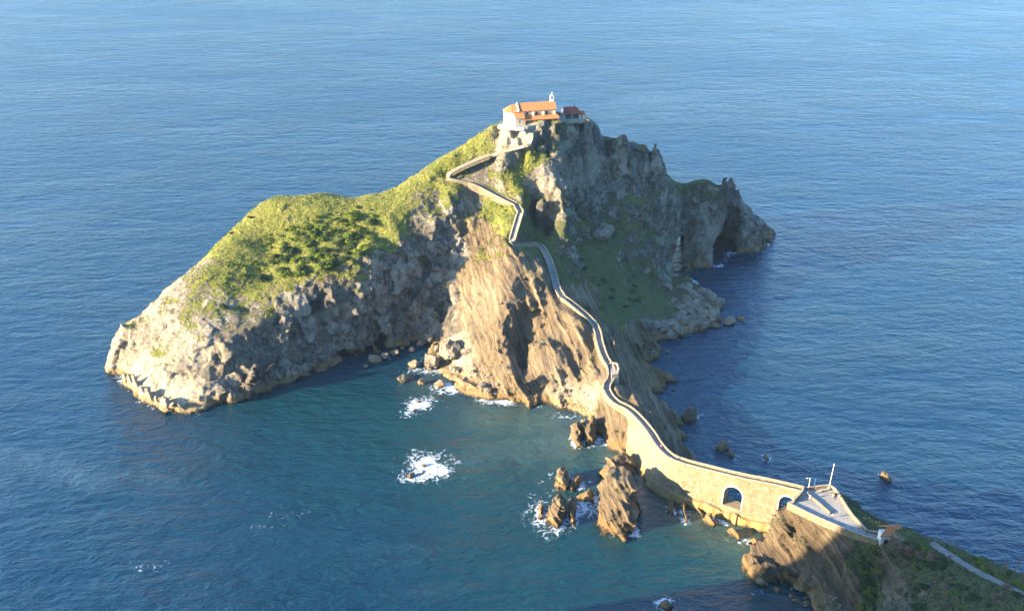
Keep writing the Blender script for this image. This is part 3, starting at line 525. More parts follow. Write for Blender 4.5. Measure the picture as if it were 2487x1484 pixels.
def pathpiece(seg, name, mat, steps):
    mb = MB(); L, N = frames(seg)
    for i in range(len(L) - 1):
        a, b = L[i], L[i + 1]; na, nb_ = N[i], N[i + 1]; k = max(1, int(abs(a[2] - b[2]) / .3)) if steps else 1
        for j in range(k):
            p = a + (b - a) * j / k; q = a + (b - a) * (j + 1) / k; z = (max(p[2], q[2]) if steps else None); pn = na + (nb_ - na) * j / k; qn = na + (nb_ - na) * (j + 1) / k
            za, zb = (z, z) if steps else (p[2], q[2])
            mb.hexa([(p[0] - pn[0] * W, p[1] - pn[1] * W, za - .8), (q[0] - qn[0] * W, q[1] - qn[1] * W, zb - .8), (q[0] + qn[0] * W, q[1] + qn[1] * W, zb - .8), (p[0] + pn[0] * W, p[1] + pn[1] * W, za - .8),
                     (p[0] - pn[0] * W, p[1] - pn[1] * W, za), (q[0] - qn[0] * W, q[1] - qn[1] * W, zb), (q[0] + qn[0] * W, q[1] + qn[1] * W, zb), (p[0] + pn[0] * W, p[1] + pn[1] * W, za)])
    return tag(mb.build(name, mat), kind='structure')
segA = cut((1289,318,77), (1083,424,58.7)); segB = cut((1083,424,58.7), (1267,501,50)); segC = cut((1267,501,50), (1240,592,40)); segD = cut((1240,592,40), (1357,712,27)); segE = cut((1357,712,27), (1525,988,12)); segF = cut((1525,988,12), (1950,1187,18.6))
pathpiece(segA, 'upper_path', M['track'], True); pathpiece(segB, 'stair_path', M['pave'], True); pathpiece(segC, 'stair_path', M['pave'], True); pathpiece(segD, 'stair_path', M['pave'], False); pathpiece(segE, 'stair_path', M['pave'], True)
gp = 'parapet walls along the stairway'
half = len(segA) * 55 // 100
wallpiece(segA[half:], 'right', 'parapet_wall', 'low stone parapet above the hairpin bend, beside the grassy upper path', gp, 1.0, .7)
wallpiece(segA[half:], 'left', 'parapet_wall', 'uphill stone parapet running into the hairpin bend of the upper path', gp, 1.2, .5)
wallpiece(segB, 'right', 'parapet_wall', 'uphill parapet on the diagonal stair flight across the green knoll', gp, 1.2, .9)
wallpiece(segB, 'left', 'parapet_wall', 'sunlit downhill parapet of the diagonal stair flight above the brown slope', gp, 2.6, .9)
wallpiece(segC, 'left', 'parapet_wall', 'parapet on the sunlit side of the short steep stair flight in mid-ridge', gp, 1.5, .8)
wallpiece(segC, 'right', 'parapet_wall', 'parapet on the shaded side of the short steep stair flight in mid-ridge', gp, 2.2, .9)

wallpiece(segD, 'left', 'parapet_wall', 'grey parapet bounding the dark grassy hollow left of the bent path in shade', gp, 1.6, .8)
wallpiece(segD, 'right', 'parapet_wall', 'outer grey parapet of the bent path section lying in shade', gp, 1.8, .8)
def ptv(k0, k1, hi, lo=1.5):
    return lambda i: lo + (hi - lo) * (math.sin(math.pi * min(1, max(0, (i - k0) / (k1 - k0)))) ** .6 if k0 <= i <= k1 else 0) * (.8 + .2 * math.sin(i * .9))
nE = len(segE)
wallpiece(segE, 'left', 'retaining_wall', 'tall cream retaining wall along the sunlit side of the winding lower stairs', gp, ptv(2, nE - 14, 4.6), 1.0, 'retaining wall')
wallpiece(segE, 'right', 'parapet_wall', 'sunlit inner parapet on the seaward side of the winding lower stairs', gp, 2.6, 1.0)
lk = [i for i, p in enumerate(segE) if p[2] < 15.2][0]
# landing bulge half way down
b0 = np.array(P(1490, 900, 14)); tb = thing('stair_landing', 'small walled landing bulging from the seaward side of the lower stairs', 'landing', b0)
MB().prism([(-1.2, -4.6), (.9, -4.2), (1.7, -1), (1.5, 3.4), (-1.0, 4.2)], -4.5, .1).build('landing_floor', M['pave'], tb)
_o = [(-1.2, -4.6, .1), (.9, -4.2, .1), (1.7, -1, .1), (1.5, 3.4, .1), (-1.0, 4.2, .1)]
sweep(_o, [(0, -4.4), (0, 1.2), (-.4, 1.2), (-.4, -4.4)], 'parapet', M['cap'], tb)

# ------------------------------------------------------------ arched bridge
def proj(p):
    v = Vector(p) - EYE; y = v.y; z = v.z; d = y * math.cos(CT) - z * math.sin(CT); h = y * math.sin(CT) + z * math.cos(CT); return 1243.5 + v.x / d * CF, 742 - h / d * CF
TH = .36
def batter(u): return float(np.interp(u, [1500, 1545, 1575, 1610, 1650, 1720, 1950], [1.0, 5.0, 6.8, 4.0, 2.6, 1.6, .8]))
L0 = [np.array(p) for p in resample(segF, .5)]; cum = np.r_[0, np.cumsum([np.linalg.norm((b - a)[:2]) for a, b in zip(L0[:-1], L0[1:])])]
def at_s(x): return np.array([np.interp(x, cum, [p[k] for p in L0]) for k in range(3)])
def s_of_u(u, z):
    best = min(range(len(L0)), key=lambda i: abs(proj((L0[i][0] - 1.4, L0[i][1] - 1.6, z))[0] - u)); return cum[best]
arches = [(s_of_u(1778, 8), 3.0, 4.5, 9.3), (s_of_u(1903, 8), 2.6, 4.6, 12.4)]       # centre, radius, sill, spring
ss = sorted(set([round(float(x), 4) for x in cum] + [round(c + r * math.cos(math.pi * k / 16), 4) for c, r, _, _ in arches for k in range(17)]))
ss = [x for i, x in enumerate(ss) if i == 0 or x - ss[i - 1] > 1e-3]
LL, NN = frames([at_s(x) for x in ss])
br = thing('arched_bridge', 'long pale stone footbridge with two round arches joining the rocky islet to the mainland', 'bridge', LL[0])
O = LL[0]
def pt(i, side, z, extra=0):
    p = LL[i]; u = proj(p)[0]; t = max(0, (p[2] - z) / (p[2] + 1.5)); o = -(W + TH + batter(u) * t ** 1.25) - extra if side < 0 else W + TH + .9 * t + extra
    return (p[0] + NN[i][0] * o - O[0], p[1] + NN[i][1] * o - O[1], z - O[2])
def hole(x):
    for c, r, sill, spr in arches:
        if abs(x - c) <= r + 1e-3: return sill, spr + math.sqrt(max(0, r * r - (x - c) ** 2))
    return None
wf = MB()
def quad(a, b, c, d): k = len(wf.v); wf.v += [a, b, c, d]; wf.f.append((k, k + 1, k + 2, k + 3))
def column(i, j, side, za0, zb0, za1, zb1, n):
    for k in range(n):
        f0, f1 = k / n, (k + 1) / n; q = [pt(i, side, za0 + (zb0 - za0) * f0), pt(j, side, za1 + (zb1 - za1) * f0), pt(j, side, za1 + (zb1 - za1) * f1), pt(i, side, za0 + (zb0 - za0) * f1)]
        quad(*(q if side < 0 else q[::-1]))
for i in range(len(ss) - 1):
    j = i + 1; hm = hole((ss[i] + ss[j]) / 2); ti, tj = LL[i][2], LL[j][2]
    for side in (-1, 1):
        if hm is None: column(i, j, side, -1.5, ti, -1.5, tj, 7)
        else:
            hi, hj = hole(ss[i]), hole(ss[j]); column(i, j, side, -1.5, hm[0], -1.5, hm[0], 3); column(i, j, side, hi[1], ti, hj[1], tj, 3)
    if hm is not None:
        hi, hj = hole(ss[i]), hole(ss[j])
        quad(pt(i, -1, hi[1]), pt(j, -1, hj[1]), pt(j, 1, hj[1]), pt(i, 1, hi[1])); quad(pt(i, 1, hm[0]), pt(j, 1, hm[0]), pt(j, -1, hm[0]), pt(i, -1, hm[0]))
        if hole((ss[i - 1] + ss[i]) / 2) is None:
            sp = [a for a in arches if abs(ss[i] - a[0]) <= a[1] + .01][0]; quad(pt(i, -1, sp[2]), pt(i, -1, sp[3]), pt(i, 1, sp[3]), pt(i, 1, sp[2]))
        if hole((ss[j] + ss[min(j + 1, len(ss) - 1)]) / 2) is None:
            sp = [a for a in arches if abs(ss[j] - a[0]) <= a[1] + .01][0]; quad(pt(j, 1, sp[2]), pt(j, 1, sp[3]), pt(j, -1, sp[3]), pt(j, -1, sp[2]))
wf.build('wall_face', M['wall'], br)
segFl = [np.array(p) - O for p in segF]
for s_ in (-1, 1):
    sweep(segFl, [(s_ * W, -.3), (s_ * W, 1.0), (s_ * (W + TH + .02), 1.0), (s_ * (W + TH + .02), -.3)], 'parapet', M['wall'], br, .03)
    sweep(segFl, [(s_ * (W - .05), .99), (s_ * (W - .05), 1.14), (s_ * (W + TH + .09), 1.14), (s_ * (W + TH + .09), .99)], 'cap', M['cap'], br, .02)
sweep(segFl, [(-W, -.3), (-W, .02), (W, .02), (W, -.3)], 'walkway', M['pave'], br)
for c, r, sill, spr in arches:
    mb = MB(); prm = [(c - r, sill + k * (spr - sill) / 4) for k in range(4)] + [(c - r * math.cos(math.pi * k / 14), spr + r * math.sin(math.pi * k / 14)) for k in range(15)] + [(c + r, spr - k * (spr - sill) / 4) for k in range(1, 5)]
    cx, cz = c, spr
    def rp(x, z, ex):
        i = int(np.argmin(np.abs(np.array(ss) - x))); q = np.array(pt(i, -1, z, ex)); d = at_s(x) - at_s(ss[i]); return q + np.array((d[0], d[1], 0))
    pr = []
    for x, z in prm:
        if z < spr: ox = x + (.45 if x > c else -.45); oz = z
        else: k = (r + .5) / r; ox, oz = c + (x - c) * k, spr + (z - spr) * k
        pr.append((rp(x, z, .12), rp(ox, oz, .12), rp(x, z, -.25), rp(ox, oz, -.25)))
    for a, b in zip(pr[:-1], pr[1:]): mb.hexa([a[2], a[3], b[3], b[2], a[0], a[1], b[1], b[0]])
    mb.build('arch_ring', M['ring'], br)
pl = [i for i in range(len(ss)) if proj(LL[i])[0] > 1612 and (i % 3 == 0 or i == len(ss) - 1)]
mb = MB(); V = []; F = []
for i in pl:
    k = 1 + .25 * math.sin(i * .7); hh = 2.9 + .5 * math.sin(i * .23)
    V += [pt(i, -1, -1.4, -.5), pt(i, -1, hh, -.4), pt(i, -1, hh - .15, 1.1 * k), pt(i, -1, -1.4, 1.9 * k)]
for a in range(len(pl) - 1): F += [(a * 4 + k, a * 4 + (k + 1) % 4, a * 4 + 4 + (k + 1) % 4, a * 4 + 4 + k) for k in range(4)]
F += [(0, 1, 2, 3), tuple(len(V) - 1 - k for k in range(4))]; mb.v = [tuple(v) for v in V]; mb.f = F; mb.build('plinth', M['wall'], br)

# ------------------------------------------------------------ landing plaza on the mainland
pz = [(p[0], p[1]) for p in plaza]
pm = MB(); pm.prism(pz, 16.9, 18.7); tag(pm.build('plaza', M['pave']), kind='structure')
def para(uvz, name, label, cat, h=.95, th=.4, mat='wall', base=1.4, group='parapet walls round the landing plaza', cap=True):
    L = resample(smooth(PL(uvz), 1), 1.2); root = thing(name, label, cat, L[0], 0, group); L = [p - np.array(root.location) for p in L]
    sweep(L, [(-th / 2, -base), (-th / 2, h), (th / 2, h), (th / 2, -base)], 'wall_face', M[mat], root, .03)
    if cap: sweep(L, [(-th / 2 - .05, h - .01), (-th / 2 - .05, h + .12), (th / 2 + .05, h + .12), (th / 2 + .05, h - .01)], 'cap', M['cap'], root, .02)
    return root
para([(1912,1226,18.5),(1990,1264,18.6),(2060,1293,18.7),(2100,1307,18.8),(2132,1317,18.9)], 'parapet_wall', 'long front parapet of the plaza above the layered cliff', 'parapet wall', .95, .36)
para([(1957,1189,18.7),(1990,1185,18.7),(2016,1183,18.7)], 'parapet_wall', 'short sunlit parapet closing the far end of the plaza behind the flagpole', 'parapet wall', .9)
para([(2016,1183,18.7),(2030,1194,18.7),(2045,1218,18.7),(2065,1251,18.7),(2104,1292,18.7)], 'parapet_wall', 'seaward curved parapet on the right side of the plaza', 'parapet wall', .9)
para([(2106,1291,18.9),(2135,1295,19.1),(2182,1308,19.3)], 'parapet_wall', 'low weathered wall between the plaza corner and the white hut', 'parapet wall', .6)
para([(1963,1203,18.7),(1990,1225,18.7),(2016,1248,18.7)], 'dividing_wall', 'low dividing kerb wall running down the middle of the plaza', 'wall', .75, .35, 'wall', .3, cap=False)
para([(1950,1189,18.6),(1947,1200,18.6),(1935,1213,18.6),(1926,1222,18.6)], 'gate_wall', 'rounded end wall of the bridge at the plaza entrance with yellow lichen', 'wall', 1.3, .5)
lp = resample(lowpath, 1.5); LLp, NNp = frames(lp); V = []; F = []
for p, n in zip(LLp, NNp): V += [tuple(p + np.array((*(n * -1.1), -.7))), tuple(p + np.array((*(n * -1.1), .12))), tuple(p + np.array((*(n * 1.1), .12))), tuple(p + np.array((*(n * 1.1), -.7)))]
for a in range(len(lp) - 1): F += [(a * 4 + k, a * 4 + (k + 1) % 4, a * 4 + 4 + (k + 1) % 4, a * 4 + 4 + k) for k in range(4)]
mb = MB(); mb.v = V; mb.f = F + [(0, 1, 2, 3)]; tag(mb.build('footpath', M['lane']), kind='structure')
# rail beside the footpath
rl = [np.array(P(u, v, z)) for u, v, z in ((2256,1312,22),(2285,1317,22.3),(2306,1322,22.6),(2320,1328,23))]
t = thing('wooden_railing', 'brown wooden railing at the seaward edge of the lower footpath', 'railing', rl[0])
for p in rl: q = p - rl[0]; MB().tube(q + (0, 0, -.5), q + (0, 0, 1.1), .09, n=6).build('post', M['brownrail'], t)
for h in (.55, 1.0):
    mb = MB()
    for a, b in zip(rl[:-1], rl[1:]): mb.tube(a - rl[0] + (0, 0, h), b - rl[0] + (0, 0, h), .06, n=6)
    mb.build('rail', M['brownrail'], t)
# ------------------------------------------------------------ white hut
hp = Vector(P(2154, 1317, 19.2)); hut = thing('white_hut', 'tiny white hut with an orange-red tiled roof at the end of the plaza', 'hut', hp, R(4)); hut.scale = (1.4, 1.3, 1.45)
mb = MB(); mb.prism([(-1.45, 0), (1.45, 0), (1.45, 1.7), (-1.45, 1.7)], -1.5, 2.15); mb.build('wall', M['white'], hut)
mb = MB(); mb.slab([(-2.0, -.45, 1.95), (1.75, -.45, 1.95), (3.3, 1.5, 3.05), (.2, 1.5, 3.05)], .14); mb.build('roof', M['tile'], hut)
mb = MB(); mb.slab([(.2, 1.5, 3.05), (3.3, 1.5, 3.05), (3.3, 3.2, 2.0), (-1.2, 3.2, 2.0)], .14); mb.build('roof', M['tile'], hut)
MB().prism([(1.46, .2), (2.9, 1.5), (2.9, 2.6), (1.46, 2.6)], -1.5, 2.0).build('side_wall', M['white'], hut)
MB().box(-.7, .1, -.05, -.004, -.6, .75).build('door', M['dark'], hut)
# ------------------------------------------------------------ poles
def pole(u, v, z, hgt, r, name, label, cat, mat, lean=0.0):
    p = P(u, v, z); t = thing(name, label, cat, p, 0)
    MB().tube((0, 0, 0), (lean * hgt, 0, hgt), r, r * .7).build('pole', M[mat], t); return t
fp = pole(2013, 1186, 18.7, 9.4, .13, 'flagpole', 'tall pale bare flagpole at the sunlit seaward corner of the plaza', 'flagpole', 'steel', .03)
MB().prism([(-.45, -.45), (.45, -.45), (.45, .45), (-.45, .45)], 0, .5).build('base', M['cap'], fp)
MB().tube((.28, 0, 9.3), (.28, 0, 9.55), .16, .05).build('finial', M['steel'], fp)
MB().tube((.14, .15, 4.5), (.32, .15, 8.6), .09, .05, 5).build('rolled_flag', M['white'], fp)
lampo = pole(1963, 1189, 18.7, 4.6, .12, 'lamp_post', 'pale lamp post with a short side arm at the bridge end of the plaza', 'lamp post', 'steel')
mb = MB(); mb.tube((0, 0, 4.4), (-1.0, 0, 4.55), .07); mb.build('arm', M['steel'], lampo); MB().box(-1.2, -.7, -.15, .15, 4.4, 4.56).build('lamp_head', M['steel'], lampo)
bp = pole(1977, 1185, 18.7, 3.9, .06, 'blue_pole', 'slender blue pole standing between the lamp post and the flagpole', 'pole', 'blue')
MB().box(-.05, .5, -.03, .03, 3.3, 3.8).build('sign', M['blue'], bp)
b = NB('orange_board'); M['orange'] = b.out((.55, .22, .08), .7)
bd = thing('notice_board', 'small orange-brown notice board leaning by the far plaza parapet', 'notice board', P(1984, 1191, 18.7), .3)
MB().box(-.55, .55, -.04, .04, .6, 1.5).build('board', M['orange'], bd)
for x in (-.45, .45): MB().box(x - .05, x + .05, .045, .12, 0, 1.5).build('leg', M['brownrail'], bd)
bn = thing('stone_bench', 'rough stone bench below the flagpole on the sunlit plaza', 'bench', P(2003, 1192, 18.7), .25)
MB().box(-1.6, 1.6, -.3, .3, .4, .58).build('seat', M['cap'], bn)
for x in (-1.3, 1.1): MB().box(x, x + .3, -.25, .25, 0, .398).build('leg', M['cap'], bn)
# ------------------------------------------------------------ chapel
CA = R(12); c0 = Vector(P(1252.5, 306, 78.9))
ch = thing('chapel', 'white hermitage chapel with orange tiled roofs and a slim bell gable on the summit', 'chapel', c0, CA)
mb = MB(); mb.prism([(0.02, 3.2), (19.5, 3.2), (19.5, 10.4), (.02, 10.4)], -2, 6.6); mb.build('nave_wall', M['cream'], ch)
mb = MB(); k = len(mb.v); mb.v += [(19.48, 3.2, 6.6), (19.48, 10.4, 6.6), (19.48, 6.8, 9.4), (19.2, 3.2, 6.6), (19.2, 10.4, 6.6), (19.2, 6.8, 9.4)]; mb.f += [(0, 1, 2), (5, 4, 3), (0, 2, 5, 3), (1, 4, 5, 2)]; mb.build('gable', M['cream'], ch)
mb = MB(); mb.prism([(-.01, 3.21), (-.01, 10.39), (-1.4, 10.39), (-3.9, 8.6), (-3.9, 5.0), (-1.4, 3.21)], -2.5, 6.0); mb.build('apse_wall', M['white'], ch)
rf = MB(); rf.slab([(2.2, 2.75, 6.4), (19.9, 2.75, 6.4), (19.9, 6.8, 9.6), (2.2, 6.8, 9.6)], .2); rf.slab([(2.2, 6.8, 9.6), (19.9, 6.8, 9.6), (19.9, 10.85, 6.4), (2.2, 10.85, 6.4)], .2); rf.build('roof', M['tile'], ch)
rf = MB(); ap = (-.6, 6.8, 9.0)
for a, b_ in (((2.15, 2.8), (-1.3, 2.8)), ((-1.3, 2.8), (-4.3, 4.8)), ((-4.3, 4.8), (-4.3, 8.8)), ((-4.3, 8.8), (-1.3, 10.8)), ((-1.3, 10.8), (2.15, 10.8))):
    pts_ = [(*b_, 5.95), (*a, 5.95), ap] if abs(a[0] - 2.15) > .01 and abs(b_[0] - 2.15) > .01 else ([(*b_, 5.95), (*a, 5.95), (2.15, 6.8, 9.0), ap] if a[0] > 2 else [(*b_, 5.95), (*a, 5.95), ap, (2.15, 6.8, 9.0)])
    rf.slab(pts_, .18)
rf.build('apse_roof', M['tile'], ch)
mb = MB(); mb.slab([(1.85, 2.6, 6.85), (2.3, 2.6, 6.85), (2.3, 6.8, 10.0), (1.85, 6.8, 10.0)], .9); mb.slab([(1.85, 6.8, 10.0), (2.3, 6.8, 10.0), (2.3, 11, 6.85), (1.85, 11, 6.85)], .9); mb.build('roof_parapet', M['white'], ch)
mb = MB(); mb.prism([(0, -.02), (4.1, -.02), (4.1, 3.19), (0, 3.19)], -2.5, 3.9); k = len(mb.v); mb.v += [(0, -.02, 3.9), (4.1, -.02, 3.9), (4.1, 3.19, 3.9), (0, 3.19, 3.9), (4.1, 3.19, 5.5), (0, 3.19, 5.5)]; mb.f += [(k, k + 3, k + 5), (k + 1, k + 4, k + 2)]; mb.build('sacristy_wall', M['cream'], ch)
MB().box(-.06, -.005, -.02, 3.19, -2.5, 3.9).build('end_wall', M['white'], ch)  # white skin paints this end as the full-sun side
mb = MB(); mb.slab([(-.25, -.4, 3.8), (4.4, -.4, 3.8), (4.4, 3.18, 5.7), (-.25, 3.18, 5.7)], .16); mb.build('sacristy_roof', M['tile'], ch)
for x, z0, z1, w2 in ((1.85, 1.5, 2.6, .22),):
    MB().box(x - w2, x + w2, -.06, -.025, z0, z1).build('window', M['dark'], ch)
for x, w2, h2 in ((6.0, .35, .5), (10.5, .38, .45), (15.3, .4, .45)):
    f = MB().box(x - w2 - .1, x + w2 + .1, 3.12, 3.195, 4.45, 4.75 + 2 * h2).build('window', M['cap'], ch); MB().box(x - w2, x + w2, 3.08, 3.118, 4.55, 4.65 + 2 * h2).build('pane', M['dark'], f)
for x in (8.9, 13.7, 18.9):
    mb = MB(); mb.v = [(x - .35, 3.19, 3.2), (x + .35, 3.19, 3.2), (x + .35, 1.9, 3.2), (x - .35, 1.9, 3.2), (x - .35, 3.19, 6.0), (x + .35, 3.19, 6.0), (x + .35, 2.3, 5.2), (x - .35, 2.3, 5.2)]
    mb.f = [(3, 2, 1, 0), (4, 5, 6, 7), (0, 1, 5, 4), (1, 2, 6, 5), (2, 3, 7, 6), (3, 0, 4, 7)]; mb.f = [q[::-1] for q in mb.f]; mb.build('buttress', M['cream'], ch)
mb = MB(); mb.slab([(4.15, -.3, 2.7), (20.6, -.6, 2.7), (20.2, 3.18, 4.3), (4.15, 3.18, 4.3)], .18); mb.build('porch_roof', M['tile'], ch)
mb = MB(); mb.box(4.3, 20.3, -.25, -.08, 2.28, 2.46); mb.build('porch_beam', M['wood'], ch)
for x in (4.45, 9.0, 13.4, 17.4, 20.1): MB().box(x - .14, x + .14, -.3, -.02, -1.2, 2.28).build('post', M['wood'], ch)
MB().box(4.12, 20.8, -.9, 3.19, -2, .02).build('porch_floor', M['pave'], ch)
MB().box(12, 13.2, 3.1, 3.19, .02, 2.2).build('door', M['dark'], ch)
bg_ = MB(); bg_.box(17.6, 19.4, 6.35, 7.25, 8.6, 10.9); bg_.box(17.6, 18.0, 6.35, 7.25, 10.9, 12.0); bg_.box(19.0, 19.4, 6.35, 7.25, 10.9, 12.0); bg_.box(17.5, 19.5, 6.3, 7.3, 12.0, 12.4); bg_.box(18.0, 19.0, 6.45, 7.15, 12.4, 13.0)
bell = bg_.build('bell_gable', M['white'], ch)
MB().tube((18.5, 6.8, 11.1), (18.5, 6.8, 11.8), .38, .15).build('bell', M['dark'], bell)
mb = MB(); mb.box(18.42, 18.58, 6.72, 6.88, 13.0, 14.6); mb.box(18.05, 18.42, 6.74, 6.86, 13.9, 14.06); mb.box(18.58, 18.95, 6.74, 6.86, 13.9, 14.06); mb.build('cross', M['white'], bell)
# shelter beside it
s0 = Vector(P(1371, 289, 78.8)); sh = thing('pilgrim_shelter', 'low open shelter with a hipped roof tinted maroon for shade beside the chapel', 'shelter', s0, R(6))
mb = MB(); mb.slab([(-.9, -.5, 2.2), (7.6, -.5, 2.2), (5.6, 3.6, 4.4), (.6, 3.6, 4.4)], .16); mb.slab([(.6, 3.6, 4.4), (5.6, 3.6, 4.4), (7.6, 7.6, 2.2), (-.9, 7.6, 2.2)], .16); mb.slab([(7.6, -.5, 2.2), (7.6, 7.6, 2.2), (5.6, 3.6, 4.4)], .16); mb.build('roof', M['tile_shade'], sh)
MB().prism([(-.3, .2), (0, .2), (0, 6.8), (-.3, 6.8)], -1.5, 2.1).build('end_wall', M['white'], sh)
mb = MB(); mb.v = [(-.3, .2, 2.1), (-.3, 6.8, 2.1), (-.3, 3.6, 4.0), (0, .2, 2.1), (0, 6.8, 2.1), (0, 3.6, 4.0)]; mb.f = [(0, 2, 1), (3, 4, 5), (0, 3, 5, 2), (1, 2, 5, 4)]; mb.build('gable', M['white'], sh)
MB().box(-.36, -.305, 2.4, 4.6, -1, 1.6).build('doorway', M['dark'], sh)
MB().prism([(.01, 6.3), (6.8, 6.3), (6.8, 6.8), (.01, 6.8)], -1.5, 2.1).build('back_wall', M['cream'], sh)
for x in (.3, 3.4, 6.6): MB().box(x - .12, x + .12, -.1, .14, -1.5, 2.05).build('post', M['cream'], sh)
MB().box(.02, 6.8, -.1, 6.29, -2, -.1).build('floor', M['pave'], sh)
MB().tube((5.0, 3.6, 4.3), (5.0, 3.6, 5.9), .18, .15).build('chimney', M['dark'], sh)
s1 = Vector(P(1410, 288, 78.6)); an = thing('annex', 'small white annex with a bright orange roof at the right edge of the summit', 'annex', s1, R(6))
MB().prism([(-.6, 0), (2.0, 0), (2.0, 3.4), (-.6, 3.4)], -2.5, 1.6).build('wall', M['white'], an)
mb = MB(); mb.slab([(-.3, -.4, 1.5), (2.5, -.4, 1.5), (1.6, 1.8, 3.0), (-.9, 1.8, 3.0)], .15); mb.slab([(-.9, 1.8, 3.0), (1.6, 1.8, 3.0), (2.5, 3.9, 1.5), (-.9, 3.9, 1.5)], .15); mb.slab([(2.5, -.4, 1.5), (2.5, 3.9, 1.5), (1.6, 1.8, 3.0)], .15); mb.build('roof', M['tile'], an)
MB().box(.4, 1.0, -.05, -.005, -.6, 1.1).build('door', M['dark'], an)
sq = MB(); sq.prism([P(u_, v_, 78.7)[:2] for u_, v_ in ((1208,307),(1226,310),(1252,311),(1282,310),(1320,304),(1350,300),(1390,293),(1422,289))] + [(c0.x + 30, c0.y + 13), (c0.x + 20, c0.y + 15), (c0.x, c0.y + 15)], 77.6, 78.75); tag(sq.build('terrace', M['pave']), kind='structure'); ch.scale = (.96, .96, .84)
para([(1212,305,78.8),(1228,309,78.8),(1250,313,78.8),(1272,313,78.8)], 'terrace_wall', 'white terrace wall in front of the chapel apse', 'wall', .45, .35, 'white', .8, None, False)
para([(1280,309,78.8),(1330,302,78.8),(1366,296,78.8),(1400,292,78.8),(1424,289,78.8)], 'terrace_wall', 'low cream wall on the cliff brink in front of the porch and shelter', 'wall', .35, .3, 'cap', 1.5, None, False)

# ------------------------------------------------------------ sea stacks
M['stack'] = terrain_mat('stack_rock', Vector((0.80, 0.15, 0.58)).normalized(), .95)
FOOTS = []
def stack(name, label, cat, foot, tops, h=.42, amp=.55, group=None, st=1, bed=(0.80, 0.15, 0.58), band=2.2):
    F2 = PL([(u, v, 0) for u, v in foot]); cc = np.mean(F2, 0); F2 = [tuple(cc + (np.array(p) - cc) * .88) for p in F2]; A = np.array([(*P(*t), .03, st, 0) for t in tops] + [(*p, 0, st, 0) for p in F2]); pts = []
    FOOTS.append(F2); TT = np.array([P(*t) for t in tops])
    def hf(q):
        w2 = 1 / (((q[:, None] - TT[None, :, :2]) ** 2).sum(2) + .8) ** 1.5; hh = (w2 @ TT[:, 2]) / w2.sum(1); d = polydist(q, F2); e = min(2.4, .28 * min(np.ptp([p[0] for p in F2]), np.ptp([p[1] for p in F2])))
        return np.where(d > 0, -d * 1.6, np.maximum(hh * (.3 + .7 * np.clip(-d / e, 0, 1) ** .8), .25))
    X = [p[0] for p in F2]; Y = [p[1] for p in F2]; c = ((min(X) + max(X)) / 2, (min(Y) + max(Y)) / 2)
    o, V, Q = build_terrain(name, hf, min(X) - 4, max(X) + 4, min(Y) - 4, max(Y) + 4, max(t[2] for t in tops) + 4, h, A, M['stack'], bed, None, -2, amp, None, band, 1.2, .12)
    V = V - np.array((*c, 0)); o.data.vertices.foreach_set('co', V.astype(np.float32).ravel()); o.data.update(); o.location = (*c, 0)
    del o['kind']; return tag(o, label, cat, group)
gs = 'sea stacks in the bay'
stack('sea_stack', 'biggest sea stack, its slanting ribbed rock lit golden on the left, before the bridge wall', 'sea stack', [(1446,1235),(1452,1272),(1466,1298),(1490,1304),(1518,1312),(1548,1309),(1552,1272),(1556,1235),(1548,1195),(1520,1172),(1480,1165),(1456,1190)], [(1466,1165,9),(1482,1150,12),(1502,1168,11.5),(1470,1190,8),(1520,1200,9.5),(1500,1215,8.5),(1538,1240,6.5),(1480,1240,5.5),(1510,1265,4.5),(1540,1285,3),(1490,1285,2.5)], group=gs)
stack('sea_stack', 'low dark rock hump wedged between the biggest stack and the bridge wall', 'sea stack', [(1462,1150),(1475,1165),(1520,1168),(1548,1150),(1540,1120),(1500,1118),(1470,1130)], [(1478,1114,6),(1500,1108,6.5),(1525,1122,5),(1500,1135,4)], group=gs)
stack('sea_stack', 'narrow upright rock fin nearest the pebble beach, left one of a close pair', 'sea stack', [(1391,1076),(1397,1088),(1406,1092),(1414,1080),(1413,1052),(1402,1040),(1393,1052)], [(1397,1022,6),(1402,1035,5.5),(1400,1060,3.5)], .35, .35, gs)
stack('sea_stack', 'taller rock fin touching the causeway foot, right one of a close pair', 'sea stack', [(1416,1075),(1424,1088),(1438,1086),(1452,1068),(1456,1045),(1440,1035),(1421,1045)], [(1425,1010,8),(1436,1020,7.5),(1440,1045,5),(1426,1055,4)], .35, .4, gs)
stack('sea_stack', 'rounded golden rock in foam above the split stack', 'sea stack', [(1341,1180),(1352,1192),(1374,1194),(1384,1178),(1388,1160),(1374,1150),(1352,1155)], [(1358,1138,5),(1374,1140,4.6),(1350,1162,3.4),(1366,1166,3)], .35, .45, gs)
stack('sea_stack', 'low broken reef just right of the rounded golden rock', 'sea stack', [(1386,1188),(1398,1192),(1414,1184),(1416,1168),(1400,1164),(1388,1174)], [(1400,1158,3),(1408,1168,2.5)], .35, .35, gs)
stack('sea_stack', 'split stack with a golden ribbed left edge rising from the whitest foam', 'sea stack', [(1321,1262),(1336,1282),(1352,1291),(1368,1282),(1378,1255),(1376,1228),(1350,1222),(1326,1238)], [(1338,1214,6),(1362,1218,5.5),(1334,1238,4.5),(1356,1244,4.5),(1352,1265,2.5)], .35, .5, gs)
stack('sea_stack', 'thin reddish sliver of rock left of the split stack', 'sea stack', [(1305,1250),(1311,1264),(1320,1262),(1322,1240),(1313,1228),(1306,1236)], [(1311,1220,3.6),(1315,1235,3)], .35, .3, gs)
stack('sea_stack', 'dark slanting slab of rock right of the split stack', 'sea stack', [(1380,1268),(1388,1284),(1398,1282),(1402,1255),(1400,1222),(1388,1216),(1380,1235)], [(1388,1203,4.5),(1394,1220,4.2),(1392,1250,2.6)], .35, .35, gs)
